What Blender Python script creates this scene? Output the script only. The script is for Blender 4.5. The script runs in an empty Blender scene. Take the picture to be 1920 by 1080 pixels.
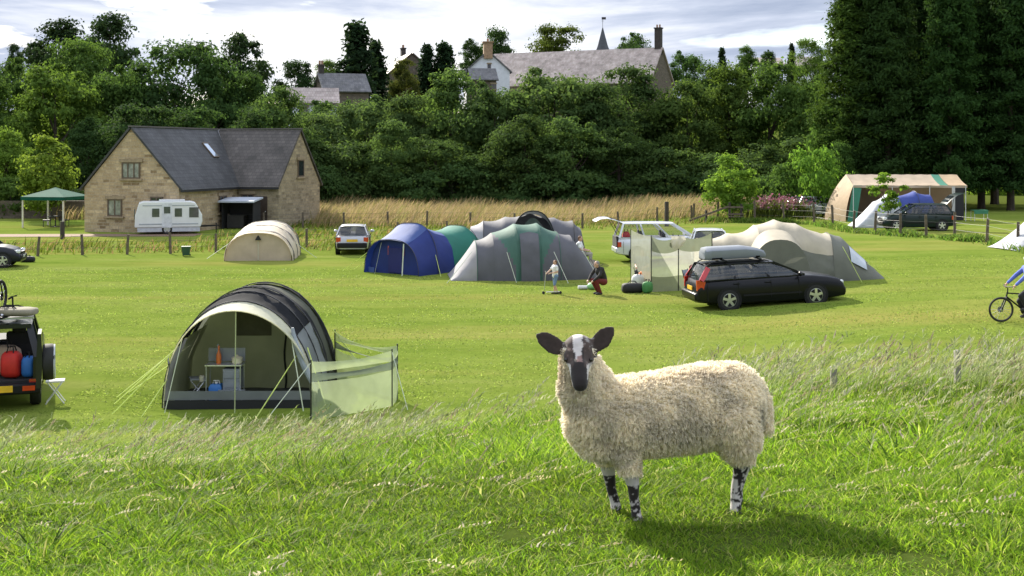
import bpy, bmesh, math, random
import numpy as np
from mathutils import Vector, Matrix
RN = random.Random(7)
NR = np.random.default_rng(7)
S = bpy.context.scene
COL = S.collection
F, HZ, CZ = 2400.0, 285.0, 4.9     # focal length and horizon of the view (photo pixels), eye height above the field
R = math.radians
PI = math.pi

# ------------------------------------------------------------------ terrain
def interp(t, pts):
    return np.interp(t, [p[0] for p in pts], [p[1] for p in pts])
PL = [(-40, 3.9), (0, 3.5), (4, 3.36), (6, 3.22), (8, 2.88), (10, 2.4), (12, 1.95), (14, 1.5), (16, 1.08), (18, .70), (20, .36), (22, .12), (24.5, 0.0), (400, 0)]
PR = [(-40, 3.9), (0, 3.5), (4, 3.37), (6, 3.22), (8, 3.08), (10, 2.9), (12, 2.66), (13.5, 2.42), (15, 2.05), (17, 1.5), (19, .95), (21, .5), (23, .2), (26, 0.0), (400, 0)]
def sstep(a, b, x):
    t = np.clip((x - a) / (b - a), 0, 1)
    return t * t * (3 - 2 * t)
def zg(x, y):
    x = np.asarray(x, float); y = np.asarray(y, float)
    t = sstep(-3.0, 3.6, x)
    z = interp(y, PL) * (1 - t) + interp(y, PR) * t
    z = z + 0.62 * (1 - np.exp(-np.clip(x - 6, 0, None) / 7)) * sstep(20, 36, y)
    z = z + 0.035 * np.sin(x * .9 + 1.3) * np.sin(y * .7) * sstep(30, 18, y) * sstep(4.5, 8, y)
    z = z + np.clip(y - 135, 0, 170) * 0.085 * sstep(120, 180, y)
    return z
def pt(px, py, d):
    return Vector(((px - 960) * d / F, d, CZ - (py - HZ) * d / F))
def gp(px, py):
    ds = np.linspace(3.5, 420, 9000)
    xs = (px - 960) * ds / F
    hit = np.nonzero(CZ - (py - HZ) * ds / F <= zg(xs, ds))[0]
    d = ds[hit[0]] if len(hit) else 420.0
    x = (px - 960) * d / F
    return Vector((x, d, float(zg(x, d))))
def gx(px, d):
    x = (px - 960) * d / F
    return Vector((x, d, float(zg(x, d))))

# ------------------------------------------------------------------ materials
def nt(m):
    m.use_nodes = True
    n = m.node_tree
    n.nodes.clear()
    return n
def node(t, typ, **kw):
    n = t.nodes.new(typ)
    for k, v in kw.items():
        if k in n.inputs.keys() if hasattr(n.inputs, 'keys') else False:
            n.inputs[k].default_value = v
        else:
            setattr(n, k, v)
    return n
def c4(c): return (c[0], c[1], c[2], 1)
def ramp(t, fac, stops):
    r = t.nodes.new('ShaderNodeValToRGB')
    e = r.color_ramp.elements
    while len(e) > 1: e.remove(e[-1])
    e[0].position = stops[0][0]; e[0].color = c4(stops[0][1])
    for p, c in stops[1:]:
        k = e.new(p); k.color = c4(c)
    t.links.new(fac, r.inputs[0])
    return r.outputs[0]
def mixc(t, fac, a, b, mode='MIX'):
    m = t.nodes.new('ShaderNodeMix'); m.data_type = 'RGBA'; m.blend_type = mode
    for s, v in ((0, fac), (6, a), (7, b)):
        if hasattr(v, 'links') or isinstance(v, bpy.types.NodeSocket): t.links.new(v, m.inputs[s])
        else: m.inputs[s].default_value = v if s == 0 else c4(v)
    return m.outputs[2]
def noise(t, scale, detail=4, vec=None, rough=.55, dist=0):
    n = t.nodes.new('ShaderNodeTexNoise')
    n.inputs['Scale'].default_value = scale; n.inputs['Detail'].default_value = detail
    n.inputs['Roughness'].default_value = rough; n.inputs['Distortion'].default_value = dist
    if vec is not None: t.links.new(vec, n.inputs['Vector'])
    return n.outputs['Fac']
def objco(t, scale=None):
    c = t.nodes.new('ShaderNodeTexCoord')
    if scale is None: return c.outputs['Object']
    m = t.nodes.new('ShaderNodeMapping'); m.inputs['Scale'].default_value = scale
    t.links.new(c.outputs['Object'], m.inputs[0])
    return m.outputs[0]
def shader_out(t, sh):
    o = t.nodes.new('ShaderNodeOutputMaterial'); t.links.new(sh, o.inputs[0])
def principled(t, col, rough=.6, metal=0, coat=0, spec=.5, normal=None, sheen=0):
    p = t.nodes.new('ShaderNodeBsdfPrincipled')
    if isinstance(col, bpy.types.NodeSocket): t.links.new(col, p.inputs['Base Color'])
    else: p.inputs['Base Color'].default_value = c4(col)
    p.inputs['Roughness'].default_value = rough; p.inputs['Metallic'].default_value = metal
    p.inputs['Coat Weight'].default_value = coat; p.inputs['Specular IOR Level'].default_value = spec
    p.inputs['Sheen Weight'].default_value = sheen
    if normal is not None: t.links.new(normal, p.inputs['Normal'])
    return p.outputs[0]
def bump(t, h, strength=.3, dist=.02):
    b = t.nodes.new('ShaderNodeBump'); b.inputs['Strength'].default_value = strength; b.inputs['Distance'].default_value = dist
    t.links.new(h, b.inputs['Height'])
    return b.outputs[0]
def mixs(t, fac, a, b):
    m = t.nodes.new('ShaderNodeMixShader')
    if isinstance(fac, bpy.types.NodeSocket): t.links.new(fac, m.inputs[0])
    else: m.inputs[0].default_value = fac
    t.links.new(a, m.inputs[1]); t.links.new(b, m.inputs[2])
    return m.outputs[0]
MATS = {}
def M(name, col, rough=.6, var=.15, scale=6, bmp=0, bscale=None, trans=0, tcol=None, metal=0, coat=0, spec=.5, alpha=1, sheen=0):
    """plain material with a mottled colour, optional bump, translucency and see-through"""
    if name in MATS: return MATS[name]
    m = bpy.data.materials.new(name); t = nt(m)
    co = objco(t)
    nz = noise(t, scale, 5, co)
    lo = tuple(c * (1 - var) for c in col); hi = tuple(min(1, c * (1 + var)) for c in col)
    c = ramp(t, nz, [(.3, lo), (.7, hi)])
    nrm = None
    if bmp:
        nrm = bump(t, noise(t, bscale or scale * 3, 4, co), bmp, .03)
    sh = principled(t, c, rough, metal, coat, spec, nrm, sheen)
    if trans:
        tr = t.nodes.new('ShaderNodeBsdfTranslucent')
        if tcol is None: t.links.new(c, tr.inputs[0])
        else: tr.inputs[0].default_value = c4(tcol)
        sh = mixs(t, trans, sh, tr.outputs[0])
    if alpha < 1:
        tp = t.nodes.new('ShaderNodeBsdfTransparent')
        sh = mixs(t, alpha, tp.outputs[0], sh)
    shader_out(t, sh)
    MATS[name] = m
    return m

# ------------------------------------------------------------------ mesh builder
class MB:
    def __init__(s): s.v = []; s.f = []
    def add(s, vs, fs):
        o = len(s.v); s.v.extend([tuple(p) for p in vs]); s.f.extend([tuple(o + i for i in f) for f in fs]); return s
    def box(s, c, size, rot=None):
        x, y, z = (k / 2 for k in size)
        ps = [Vector((sx * x, sy * y, sz * z)) for sz in (-1, 1) for sy in (-1, 1) for sx in (-1, 1)]
        if rot is not None: ps = [rot @ p for p in ps]
        c = Vector(c)
        return s.add([p + c for p in ps], [(0, 2, 3, 1), (4, 5, 7, 6), (0, 1, 5, 4), (2, 6, 7, 3), (0, 4, 6, 2), (1, 3, 7, 5)])
    def tube(s, path, r, n=6, cap=True, up=None, flat=1.0):
        path = [Vector(p) for p in path]
        rs = r if isinstance(r, (list, tuple)) else [r] * len(path)
        rings = []
        for i, p in enumerate(path):
            a = path[max(0, i - 1)]; b = path[min(len(path) - 1, i + 1)]
            t = (b - a)
            t = t.normalized() if t.length > 1e-9 else Vector((0, 0, 1))
            u = Vector(up) if up else (Vector((0, 0, 1)) if abs(t.z) < .9 else Vector((1, 0, 0)))
            e1 = t.cross(u)
            e1 = e1.normalized() if e1.length > 1e-6 else Vector((1, 0, 0))
            e2 = e1.cross(t).normalized()
            rings.append([p + e1 * (math.cos(2 * PI * k / n) * rs[i]) + e2 * (math.sin(2 * PI * k / n) * rs[i] * flat) for k in range(n)])
        return s.loft(rings, True, cap)
    def bar(s, p0, p1, w, h, up=(0, 0, 1)):
        p0 = Vector(p0); p1 = Vector(p1); t = (p1 - p0).normalized()
        u = Vector(up)
        if abs(t.dot(u)) > .98: u = Vector((0, 1, 0))
        e1 = t.cross(u).normalized() * (w / 2); e2 = e1.cross(t).normalized() * (h / 2)
        rings = [[p + e1 + e2, p - e1 + e2, p - e1 - e2, p + e1 - e2] for p in (p0, p1)]
        return s.loft(rings, True, True)
    def loft(s, rings, close=True, cap=True):
        n = len(rings[0]); vs = [p for r in rings for p in r]; fs = []
        for i in range(len(rings) - 1):
            for k in range(n if close else n - 1):
                a = i * n + k; b = i * n + (k + 1) % n
                fs.append((a, b, b + n, a + n))
        if cap and close:
            fs.append(tuple(range(n - 1, -1, -1))); o = (len(rings) - 1) * n
            fs.append(tuple(o + k for k in range(n)))
        return s.add(vs, fs)
    def ell(s, c, r, nu=12, nv=8, rot=None):
        c = Vector(c); vs = []; fs = []
        if not isinstance(r, (tuple, list)): r = (r, r, r)
        for j in range(nv + 1):
            th = PI * j / nv
            for i in range(nu):
                ph = 2 * PI * i / nu
                p = Vector((math.sin(th) * math.cos(ph) * r[0], math.sin(th) * math.sin(ph) * r[1], math.cos(th) * r[2]))
                vs.append((rot @ p if rot is not None else p) + c)
        for j in range(nv):
            for i in range(nu):
                a = j * nu + i; b = j * nu + (i + 1) % nu
                fs.append((a, a + nu, b + nu, b))
        return s.add(vs, fs)
    def cap2(s, a, b, ra, rb, n=10):
        """closed tapered capsule"""
        a = Vector(a); b = Vector(b); t = (b - a).normalized(); path = []; rs = []
        for k in range(5):
            th = PI / 2 * (1 - k / 4); path.append(a - t * (math.sin(th) * ra)); rs.append(max(1e-4, math.cos(th) * ra))
        for k in range(5):
            th = PI / 2 * k / 4; path.append(b + t * (math.sin(th) * rb)); rs.append(max(1e-4, math.cos(th) * rb))
        return s.tube(path, rs, n)
    def prism(s, poly, a, b):
        """poly: list of 3-D points, extruded from offset a to offset b (vectors)"""
        a = Vector(a); b = Vector(b); n = len(poly)
        vs = [Vector(p) + a for p in poly] + [Vector(p) + b for p in poly]
        fs = [tuple(range(n - 1, -1, -1)), tuple(range(n, 2 * n))] + [(i, (i + 1) % n, n + (i + 1) % n, n + i) for i in range(n)]
        return s.add(vs, fs)
    def quad(s, a, b, c, d): return s.add([a, b, c, d], [(0, 1, 2, 3)])
    def grid(s, fn, nu, nv):
        vs = [fn(i / nu, j / nv) for j in range(nv + 1) for i in range(nu + 1)]
        fs = [(j * (nu + 1) + i, j * (nu + 1) + i + 1, (j + 1) * (nu + 1) + i + 1, (j + 1) * (nu + 1) + i) for j in range(nv) for i in range(nu)]
        return s.add(vs, fs)
    def mesh(s, name, smooth=35):
        me = bpy.data.meshes.new(name); me.from_pydata(s.v, [], s.f)
        bm = bmesh.new(); bm.from_mesh(me)
        bmesh.ops.recalc_face_normals(bm, faces=bm.faces); bm.to_mesh(me); bm.free()
        if smooth:
            me.polygons.foreach_set('use_smooth', [True] * len(me.polygons))
            me.set_sharp_from_angle(angle=R(smooth))
        return me
    def build(s, name, mat, parent=None, smooth=35, bevel=0):
        o = bpy.data.objects.new(name, s.mesh(name, smooth)); COL.objects.link(o)
        o.data.materials.append(mat)
        if parent is not None: o.parent = parent
        if bevel:
            b = o.modifiers.new('bevel', 'BEVEL'); b.width = bevel; b.segments = 2; b.limit_method = 'ANGLE'; b.angle_limit = R(30)
        return o
def np_mesh(name, V, Fc, cols=None, smooth=False):
    """fast mesh from numpy arrays; Fc is (n,k)"""
    me = bpy.data.meshes.new(name)
    V = np.ascontiguousarray(V, np.float32).reshape(-1, 3); Fc = np.ascontiguousarray(Fc, np.int32)
    n, k = Fc.shape
    me.vertices.add(len(V)); me.vertices.foreach_set('co', V.ravel())
    me.loops.add(n * k); me.loops.foreach_set('vertex_index', Fc.ravel())
    me.polygons.add(n); me.polygons.foreach_set('loop_start', np.arange(0, n * k, k, dtype=np.int32))
    if smooth: me.polygons.foreach_set('use_smooth', np.ones(n, bool))
    if cols is not None:
        a = me.color_attributes.new('Col', 'FLOAT_COLOR', 'POINT')
        c = np.ones((len(V), 4), np.float32); c[:, :3] = cols
        a.data.foreach_set('color', c.ravel())
    me.update(calc_edges=True)
    return me
def link(name, me, mat=None, parent=None):
    o = bpy.data.objects.new(name, me); COL.objects.link(o)
    if mat is not None and not me.materials: me.materials.append(mat)
    if parent is not None: o.parent = parent
    return o
def tag(o, label=None, cat=None, group=None, kind=None):
    if label: o['label'] = label
    if cat: o['category'] = cat
    if group: o['group'] = group
    if kind: o['kind'] = kind
    return o
def thing(name, label, cat, loc=(0, 0, 0), rz=0, group=None):
    o = bpy.data.objects.new(name, None); COL.objects.link(o)
    o.empty_display_size = .2
    o.location = loc; o.rotation_euler = (0, 0, rz)
    return tag(o, label, cat, group)
CH = {}
def copy_tree(o, parent=None):
    c = o.copy(); COL.objects.link(c); c.parent = parent
    for ch in list(o.children): copy_tree(ch, c)
    return c
def blob(mb, voxel, smooth_it=6, fac=.5):
    """melt overlapping closed shapes into one continuous skin"""
    me = mb.mesh('tmp', 0); o = bpy.data.objects.new('tmp', me); COL.objects.link(o)
    r = o.modifiers.new('r', 'REMESH'); r.mode = 'VOXEL'; r.voxel_size = voxel; r.use_smooth_shade = True
    k = o.modifiers.new('s', 'SMOOTH'); k.factor = fac; k.iterations = smooth_it
    dg = bpy.context.evaluated_depsgraph_get()
    out = bpy.data.meshes.new_from_object(o.evaluated_get(dg))
    bpy.data.objects.remove(o); bpy.data.meshes.remove(me)
    return out
def vcol(me, fn):
    n = len(me.vertices); co = np.empty(n * 3, np.float32); me.vertices.foreach_get('co', co); co = co.reshape(-1, 3)
    c = np.ones((n, 4), np.float32); c[:, :3] = fn(co)
    a = me.color_attributes.new('Col', 'FLOAT_COLOR', 'POINT'); a.data.foreach_set('color', c.ravel())
    return co
def vmat(name, rough=.8, trans=0, sheen=0, spec=.3, tint=1.0):
    if name in MATS: return MATS[name]
    m = bpy.data.materials.new(name); t = nt(m)
    a = t.nodes.new('ShaderNodeAttribute'); a.attribute_name = 'Col'
    sh = principled(t, a.outputs[0], rough, 0, 0, spec, None, sheen)
    if trans:
        tr = t.nodes.new('ShaderNodeBsdfTranslucent')
        c = a.outputs[0]
        if tint != 1.0:
            g = t.nodes.new('ShaderNodeVectorMath'); g.operation = 'MULTIPLY'; g.inputs[1].default_value = (tint, tint, tint)
            t.links.new(c, g.inputs[0]); c = g.outputs[0]
        t.links.new(c, tr.inputs[0])
        sh = mixs(t, trans, sh, tr.outputs[0])
    shader_out(t, sh); MATS[name] = m
    return m
# ------------------------------------------------------------------ camera, light, sky
cam = bpy.data.objects.new('camera', bpy.data.cameras.new('camera')); COL.objects.link(cam)
cam.location = (0, 0, CZ); cam.rotation_euler = (R(90), 0, 0)
cam.data.sensor_width = 36; cam.data.lens = F / 1920 * 36; cam.data.shift_y = -(540 - HZ) / 1920
cam.data.clip_start = .1; cam.data.clip_end = 4000
S.camera = cam
SUN = Vector((-.76, 1.46, 1.0)).normalized()
sl = bpy.data.lights.new('sun', 'SUN'); sl.energy = 4.6; sl.angle = R(.6); sl.color = (1, .93, .80)
so = bpy.data.objects.new('sun', sl); COL.objects.link(so); so.rotation_euler = SUN.to_track_quat('Z', 'Y').to_euler()
w = bpy.data.worlds.new('World'); S.world = w; w.use_nodes = True
t = w.node_tree; t.nodes.clear()
sky = t.nodes.new('ShaderNodeTexSky'); sky.sky_type = 'NISHITA'; sky.sun_disc = False
sky.sun_elevation = math.asin(SUN.z); sky.sun_rotation = math.atan2(SUN.x, SUN.y)
sky.air_density = 1.0; sky.dust_density = 1.2; sky.ozone_density = 1.2
tc = t.nodes.new('ShaderNodeTexCoord')
mp = t.nodes.new('ShaderNodeMapping'); mp.inputs['Scale'].default_value = (2.2, 2.2, 15); mp.inputs['Location'].default_value = (3.1, .4, .3)
t.links.new(tc.outputs['Generated'], mp.inputs[0])
n1 = noise(t, 2.1, 9, mp.outputs[0], .58, .3)
mp2 = t.nodes.new('ShaderNodeMapping'); mp2.inputs['Scale'].default_value = (1.5, 1.5, 9); mp2.inputs['Location'].default_value = (1.15, 2.0, -.25)
t.links.new(tc.outputs['Generated'], mp2.inputs[0])
n2 = noise(t, 1.6, 8, mp2.outputs[0], .6, .4)
# grey cloud bellies against bright cloud; values are in the sky texture's own units
body = ramp(t, n2, [(.33, (5.6, 5.5, 5.45)), (.43, (4.4, 4.55, 4.9)), (.52, (2.9, 3.2, 3.9)), (.66, (1.6, 1.95, 2.7))])
cover = ramp(t, n1, [(.30, (0, 0, 0)), (.46, (1, 1, 1))])
sv = t.nodes.new('ShaderNodeVectorMath'); sv.operation = 'MULTIPLY'; sv.inputs[1].default_value = (1, 1, 1)
t.links.new(sky.outputs[0], sv.inputs[0])
skyc = mixc(t, cover, sv.outputs[0], body)
# upper sky out of view is brightened, added fill for shaded surfaces
sz_ = t.nodes.new('ShaderNodeSeparateXYZ'); t.links.new(tc.outputs['Generated'], sz_.inputs[0])
mrz = t.nodes.new('ShaderNodeMapRange'); mrz.interpolation_type = 'SMOOTHSTEP'; mrz.inputs[1].default_value = .15; mrz.inputs[2].default_value = .6; mrz.inputs[3].default_value = 1.0; mrz.inputs[4].default_value = 1.75
t.links.new(sz_.outputs[2], mrz.inputs[0])
gs = t.nodes.new('ShaderNodeVectorMath'); gs.operation = 'SCALE'; t.links.new(skyc, gs.inputs[0]); t.links.new(mrz.outputs[0], gs.inputs[3]); skyc = gs.outputs[0]
bg = t.nodes.new('ShaderNodeBackground'); bg.inputs[1].default_value = .1
t.links.new(skyc, bg.inputs[0])
wo = t.nodes.new('ShaderNodeOutputWorld'); t.links.new(bg.outputs[0], wo.inputs[0])
vs = S.view_settings
vs.view_transform = 'Standard'; vs.look = 'None'; vs.gamma = 1; vs.use_curve_mapping = False; vs.exposure = 1.22
S.cycles.max_bounces = 7; S.cycles.transparent_max_bounces = 24; S.cycles.diffuse_bounces = 3
S.cycles.use_denoising = True

# ------------------------------------------------------------------ ground
def axis(lim, fine, step, mid, mstep):
    a = list(np.arange(0, fine, step)); p = fine
    while p < mid: a.append(p); p += mstep
    g = mstep
    while p < lim: a.append(p); g *= 1.25; p += g
    a.append(lim)
    return np.array(a)
ax = axis(1200, 16, .3, 70, 2.2)
xs = np.concatenate([-ax[:0:-1], ax])
ay = axis(1600, 32, .28, 150, 2.2)
ys = np.concatenate([[-60, -30, -14, -7, -3], ay])
X, Y = np.meshgrid(xs, ys)
V = np.stack([X, Y, zg(X, Y)], -1).reshape(-1, 3)
nx, ny = len(xs), len(ys)
I, J = np.meshgrid(np.arange(nx - 1), np.arange(ny - 1))
A = (J * nx + I).ravel()
FC = np.stack([A, A + 1, A + 1 + nx, A + nx], -1)
def ground_mat():
    m = bpy.data.materials.new('turf'); t = nt(m)
    co = objco(t)
    big = noise(t, .09, 4, co)
    st = noise(t, .35, 4, objco(t, (.35, 1.3, 1)), .6)
    fine = noise(t, 7, 6, objco(t, (1, .45, 1)), .72)
    c = ramp(t, st, [(.30, (.108, .156, .026)), (.5, (.148, .192, .038)), (.68, (.186, .212, .058))])
    c = mixc(t, .22, c, ramp(t, big, [(.35, (.105, .175, .016)), (.65, (.205, .225, .046))]))
    c = mixc(t, .8, c, ramp(t, fine, [(.28, (.80, .84, .74)), (.48, (1, 1, 1)), (.72, (1.2, 1.16, 1.16))]), 'MULTIPLY')
    # worn, drier strip and tracks across the pitch field
    trk = noise(t, .22, 5, objco(t, (.10, 1.0, 1)), .6, .3)
    dry = ramp(t, trk, [(.52, (0, 0, 0)), (.66, (.75, .75, .75))])
    c = mixc(t, dry, c, (.235, .215, .062))
    pat = noise(t, .8, 4, objco(t, (.7, 1.2, 1)), .6)
    c = mixc(t, .6, c, ramp(t, pat, [(.3, (.72, .80, .6)), (.6, (1.05, 1.05, 1.0))]), 'MULTIPLY')
    # meadow soil behind the fence and the rising ground under the trees
    sx = t.nodes.new('ShaderNodeSeparateXYZ'); t.links.new(co, sx.inputs[0])
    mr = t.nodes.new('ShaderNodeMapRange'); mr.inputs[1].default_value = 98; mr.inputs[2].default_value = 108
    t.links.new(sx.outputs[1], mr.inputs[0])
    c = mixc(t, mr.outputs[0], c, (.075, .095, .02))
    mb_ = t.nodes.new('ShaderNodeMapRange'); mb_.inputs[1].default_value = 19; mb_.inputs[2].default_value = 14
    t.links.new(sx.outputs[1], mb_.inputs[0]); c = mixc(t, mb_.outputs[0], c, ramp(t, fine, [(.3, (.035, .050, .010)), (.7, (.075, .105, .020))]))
    b = bump(t, fine, .4, .05)
    df = t.nodes.new('ShaderNodeBsdfDiffuse'); t.links.new(c, df.inputs[0]); t.links.new(b, df.inputs[1])
    shader_out(t, df.outputs[0])
    return m
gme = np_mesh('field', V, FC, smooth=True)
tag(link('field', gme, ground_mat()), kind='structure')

# ------------------------------------------------------------------ grasses
def vnoise(x, y, s, seed=0):
    """smooth value noise in numpy, 0..1"""
    r = np.random.default_rng(seed).random((64, 64))
    u = x / s + 100; v = y / s + 100
    i = np.floor(u).astype(int); j = np.floor(v).astype(int); a = u - i; b = v - j
    a = a * a * (3 - 2 * a); b = b * b * (3 - 2 * b)
    g = lambda p, q: r[p % 64, q % 64]
    return (g(i, j) * (1 - a) + g(i + 1, j) * a) * (1 - b) + (g(i, j + 1) * (1 - a) + g(i + 1, j + 1) * a) * b
def blades(px, py, h, wd, lean_dir, lean, cols, lev=4, base=None, tipw=.12):
    """curved blades: px, py, h, wd, lean: (n,), lean_dir: angle (n,), cols (n,3)"""
    n = len(px); z0 = zg(px, py) if base is None else base
    fa = NR.random(n) * 2 * PI
    ex, ey = np.cos(fa), np.sin(fa)
    lx, ly = np.cos(lean_dir), np.sin(lean_dir)
    V = np.empty((n, lev, 2, 3), np.float32)
    for k in range(lev):
        s = k / (lev - 1)
        off = lean * h * s ** 1.8
        zz = z0 - .01 + h * s * (1 - .35 * lean * s)
        ww = wd * (1 - s) ** .6 * .5 + wd * tipw * .5
        cx = px + lx * off; cy = py + ly * off
        for q, sg in ((0, -1), (1, 1)):
            V[:, k, q, 0] = cx + ex * ww * sg; V[:, k, q, 1] = cy + ey * ww * sg; V[:, k, q, 2] = zz
    idx = np.arange(n)[:, None] * (lev * 2)
    FCs = []
    for k in range(lev - 1):
        o = k * 2
        FCs.append(np.stack([idx[:, 0] + o, idx[:, 0] + o + 1, idx[:, 0] + o + 3, idx[:, 0] + o + 2], -1))
    return V.reshape(-1, 3), np.concatenate(FCs), np.repeat(cols, lev * 2, 0)
def wedge(n, d0, d1, mg=1.12):
    """points spread over the part of the ground in view between two distances"""
    d = np.sqrt(NR.random(n) * (d1 * d1 - d0 * d0) + d0 * d0)
    x = (NR.random(n) - .5) * .8 * mg * d
    return x, d
def mixcol(n, cols, w=None):
    i = NR.choice(len(cols), n, p=w); c = np.array(cols)[i]
    return c * (.75 + .5 * NR.random((n, 1)))
def cat(parts):
    o = 0; V = []; Fs = []; C = []
    for v, f, c in parts:
        V.append(v); Fs.append(f + o); C.append(c); o += len(v)
    return np.concatenate(V), np.concatenate(Fs), np.concatenate(C)
gmat = vmat('grass_blade', .6, .55, 0, .12, 1.5)
GREEN = [(.095, .180, .010), (.145, .232, .014), (.185, .262, .022), (.045, .090, .010), (.26, .27, .08)]
def bank_limit(x):
    """distance at which the long grass of the bank gives way to mown turf"""
    return 18.6 + .7 * np.sin(x * 1.3) + 3.2 * sstep(-5.2, -3.6, x) + 2.0 * sstep(-2.2, -.5, x) * sstep(5, 0, x)
def bank_grass():
    parts = []
    for n, d0, d1, hm, wd in ((190000, 3.7, 7.2, .058, .0060), (130000, 7.0, 11, .082, .0086), (105000, 10.8, 17, .14, .012), (66000, 16.5, 24, .17, .017)):
        x, d = wedge(n, d0, d1)
        keep = (d < bank_limit(x) - NR.random(n) * 2.2)
        # trodden and grazed patches
        p = vnoise(x, d, .55, 3) * .6 + vnoise(x, d, .16, 4) * .4
        q = vnoise(x, d, 2.2, 5)
        hole = vnoise(x, d, .5, 8) * vnoise(x, d, 1.7, 9); keep &= NR.random(n) > .82 * sstep(.42, .56, hole)
        keep &= NR.random(n) < (.10 + 1.5 * p * (.4 + 1.2 * vnoise(x, d, .09, 6)))
        x, d, p, q = x[keep], d[keep], p[keep], q[keep]; n = len(x)
        h = hm * (.45 + .7 * NR.random(n)) * (.45 + 1.25 * p) * (.8 + .5 * q)
        c = mixcol(n, GREEN, [.3, .3, .2, .13, .07])
        c *= (.72 + .6 * q)[:, None]
        parts.append(blades(x, d, h, wd * (.7 + .6 * NR.random(n)), NR.random(n) * 6.283, .3 + 1.1 * NR.random(n), c))
    # clumps of tall coarse blades
    for k in range(150):
        x0, d0 = wedge(1, 5, 20); x0 = x0[0]; d0 = d0[0]
        if d0 > bank_limit(x0) - 1.5: continue
        if abs(x0 - .75) < .75 and d0 < 6.5: continue
        n = int(RN.uniform(40, 120)); r = RN.uniform(.07, .22)
        x = x0 + NR.normal(0, r, n); d = d0 + NR.normal(0, r, n)
        h = RN.uniform(.12, .27) * (.5 + .6 * NR.random(n)) * (1 if d0 > 8 else .75)
        c = mixcol(n, GREEN, [.25, .25, .2, .2, .1]) * RN.uniform(.7, 1.1)
        parts.append(blades(x, d, h, (.006 + d0 * .0006) * (.7 + .6 * NR.random(n)), np.arctan2(d - d0, x - x0) + NR.normal(0, .5, n), .5 + .8 * NR.random(n), c))
    V, Fs, C = cat(parts)
    tag(link('grass', np_mesh('grass', V, Fs, C), gmat), 'lush tufted grass on the near bank', 'grass', kind='stuff')
bank_grass()
def heads(x, d, h, lean_dir, lean, scale, cols):
    """flowering stems: thin stalk and a loose spike of small slivers at its top"""
    n = len(x); z0 = zg(x, d)
    lx, ly = np.cos(lean_dir), np.sin(lean_dir)
    st = blades(x, d, h, .0019 * scale, lean_dir, lean, cols * np.array([[.9, 1.0, .7]]), 4, tipw=.5)
    K = 7; parts = [st]
    for k in range(K):
        s = .74 + .26 * k / (K - 1)
        off = lean * h * s ** 1.8
        bx = x + lx * off; by = d + ly * off; bz = z0 + h * s * (1 - .35 * lean * s)
        hh = (.022 + .03 * NR.random(n)) * scale ** .5 * (h / .5)
        parts.append(blades(bx, by, hh, .007 * scale ** .8 * (.6 + .8 * NR.random(n)), lean_dir + NR.normal(0, .9, n), .5 + .9 * NR.random(n), cols, 3, bz))
    return cat(parts)
def bank_heads():
    parts = []
    n = 22000
    x, d = wedge(n, 5.4, 23.5)
    cl = vnoise(x, d, 1.5, 11) * .55 + vnoise(x, d, .45, 12) * .45
    side = sstep(1.2, 2.6, x) * sstep(6.4, 8.5, d) * 1.0 + sstep(-.2, -1.6, x / d * 10) * .60 * sstep(5.5, 8, d) + .14
    # the strip in front of the tent and windbreak
    side += .35 * sstep(15, 18, d) * sstep(-6.5, -5, x) * sstep(-.6, -2, x)
    keep = (NR.random(n) < np.clip((cl - .42) * 3.0, 0, 1) * np.clip(side, 0, 1) * (1 - .72 * sstep(10.5, 16.5, d) * (x < .5))) & (d < bank_limit(x) - .4)
    keep &= ~((np.abs(x - .75) < .8) & (d < 7))
    x, d = x[keep], d[keep]; n = len(x)
    h = (.24 + .26 * NR.random(n)) * (.75 + .5 * sstep(6, 12, d)) * np.where(x > 1.2, 1.12, .92)
    c = mixcol(n, [(.24, .28, .11), (.32, .32, .19), (.19, .24, .07), (.23, .20, .11)])
    parts.append(heads(x, d, h, NR.normal(.1, .55, n), .35 + .6 * NR.random(n), .9 + d / 11, c))
    # bent pale straws lying in the near grass
    n = 900
    x, d = wedge(n, 4.2, 12)
    cl = vnoise(x, d, .8, 21); k = (cl > .55); x, d = x[k], d[k]; n = len(x)
    c = mixcol(n, [(.42, .36, .2), (.36, .34, .15), (.5, .44, .3)])
    parts.append(heads(x, d, .14 + .16 * NR.random(n), NR.normal(.15, .6, n), .9 + .8 * NR.random(n), .9 + d / 14, c))
    V, Fs, C = cat(parts)
    tag(link('seeding_grass', np_mesh('seeding_grass', V, Fs, C), vmat('seed_grass', .7, .4, 0, .3, 1.2)), 'pale seeding grass stems leaning over the bank', 'grass', kind='stuff')
bank_heads()
def turf_tufts():
    """short mown turf beyond the bank, so the field has a nap"""
    n = 190000
    d = 17 + 37 * NR.random(n) ** 1.25
    x = (NR.random(n) - .5) * .86 * d
    p = vnoise(x, d, 1.1, 31) * .5 + vnoise(x, d * .5, .35, 32) * .5
    k = (NR.random(n) < .2 + 1.0 * p)
    # not inside tents and cars
    for (cx, cy, rx, ry) in BLOCK: k &= ~((np.abs(x - cx) < rx) & (np.abs(d - cy) < ry))
    x, d, p = x[k], d[k], p[k]; n = len(x)
    h = (.022 + .032 * NR.random(n)) * (.6 + .8 * p)
    c = mixcol(n, [(.16, .225, .034), (.19, .245, .046), (.22, .26, .062), (.145, .205, .034)]) * (.75 + .3 * p)[:, None]
    V, Fs, C = blades(x, d, h, .011 + d * .0006, NR.random(n) * 6.28, .5 + .8 * NR.random(n), c, 3)
    tag(link('mown_turf', np_mesh('mown_turf', V, Fs, C), gmat), 'short mown turf of the camping field', 'grass', kind='stuff')
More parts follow.
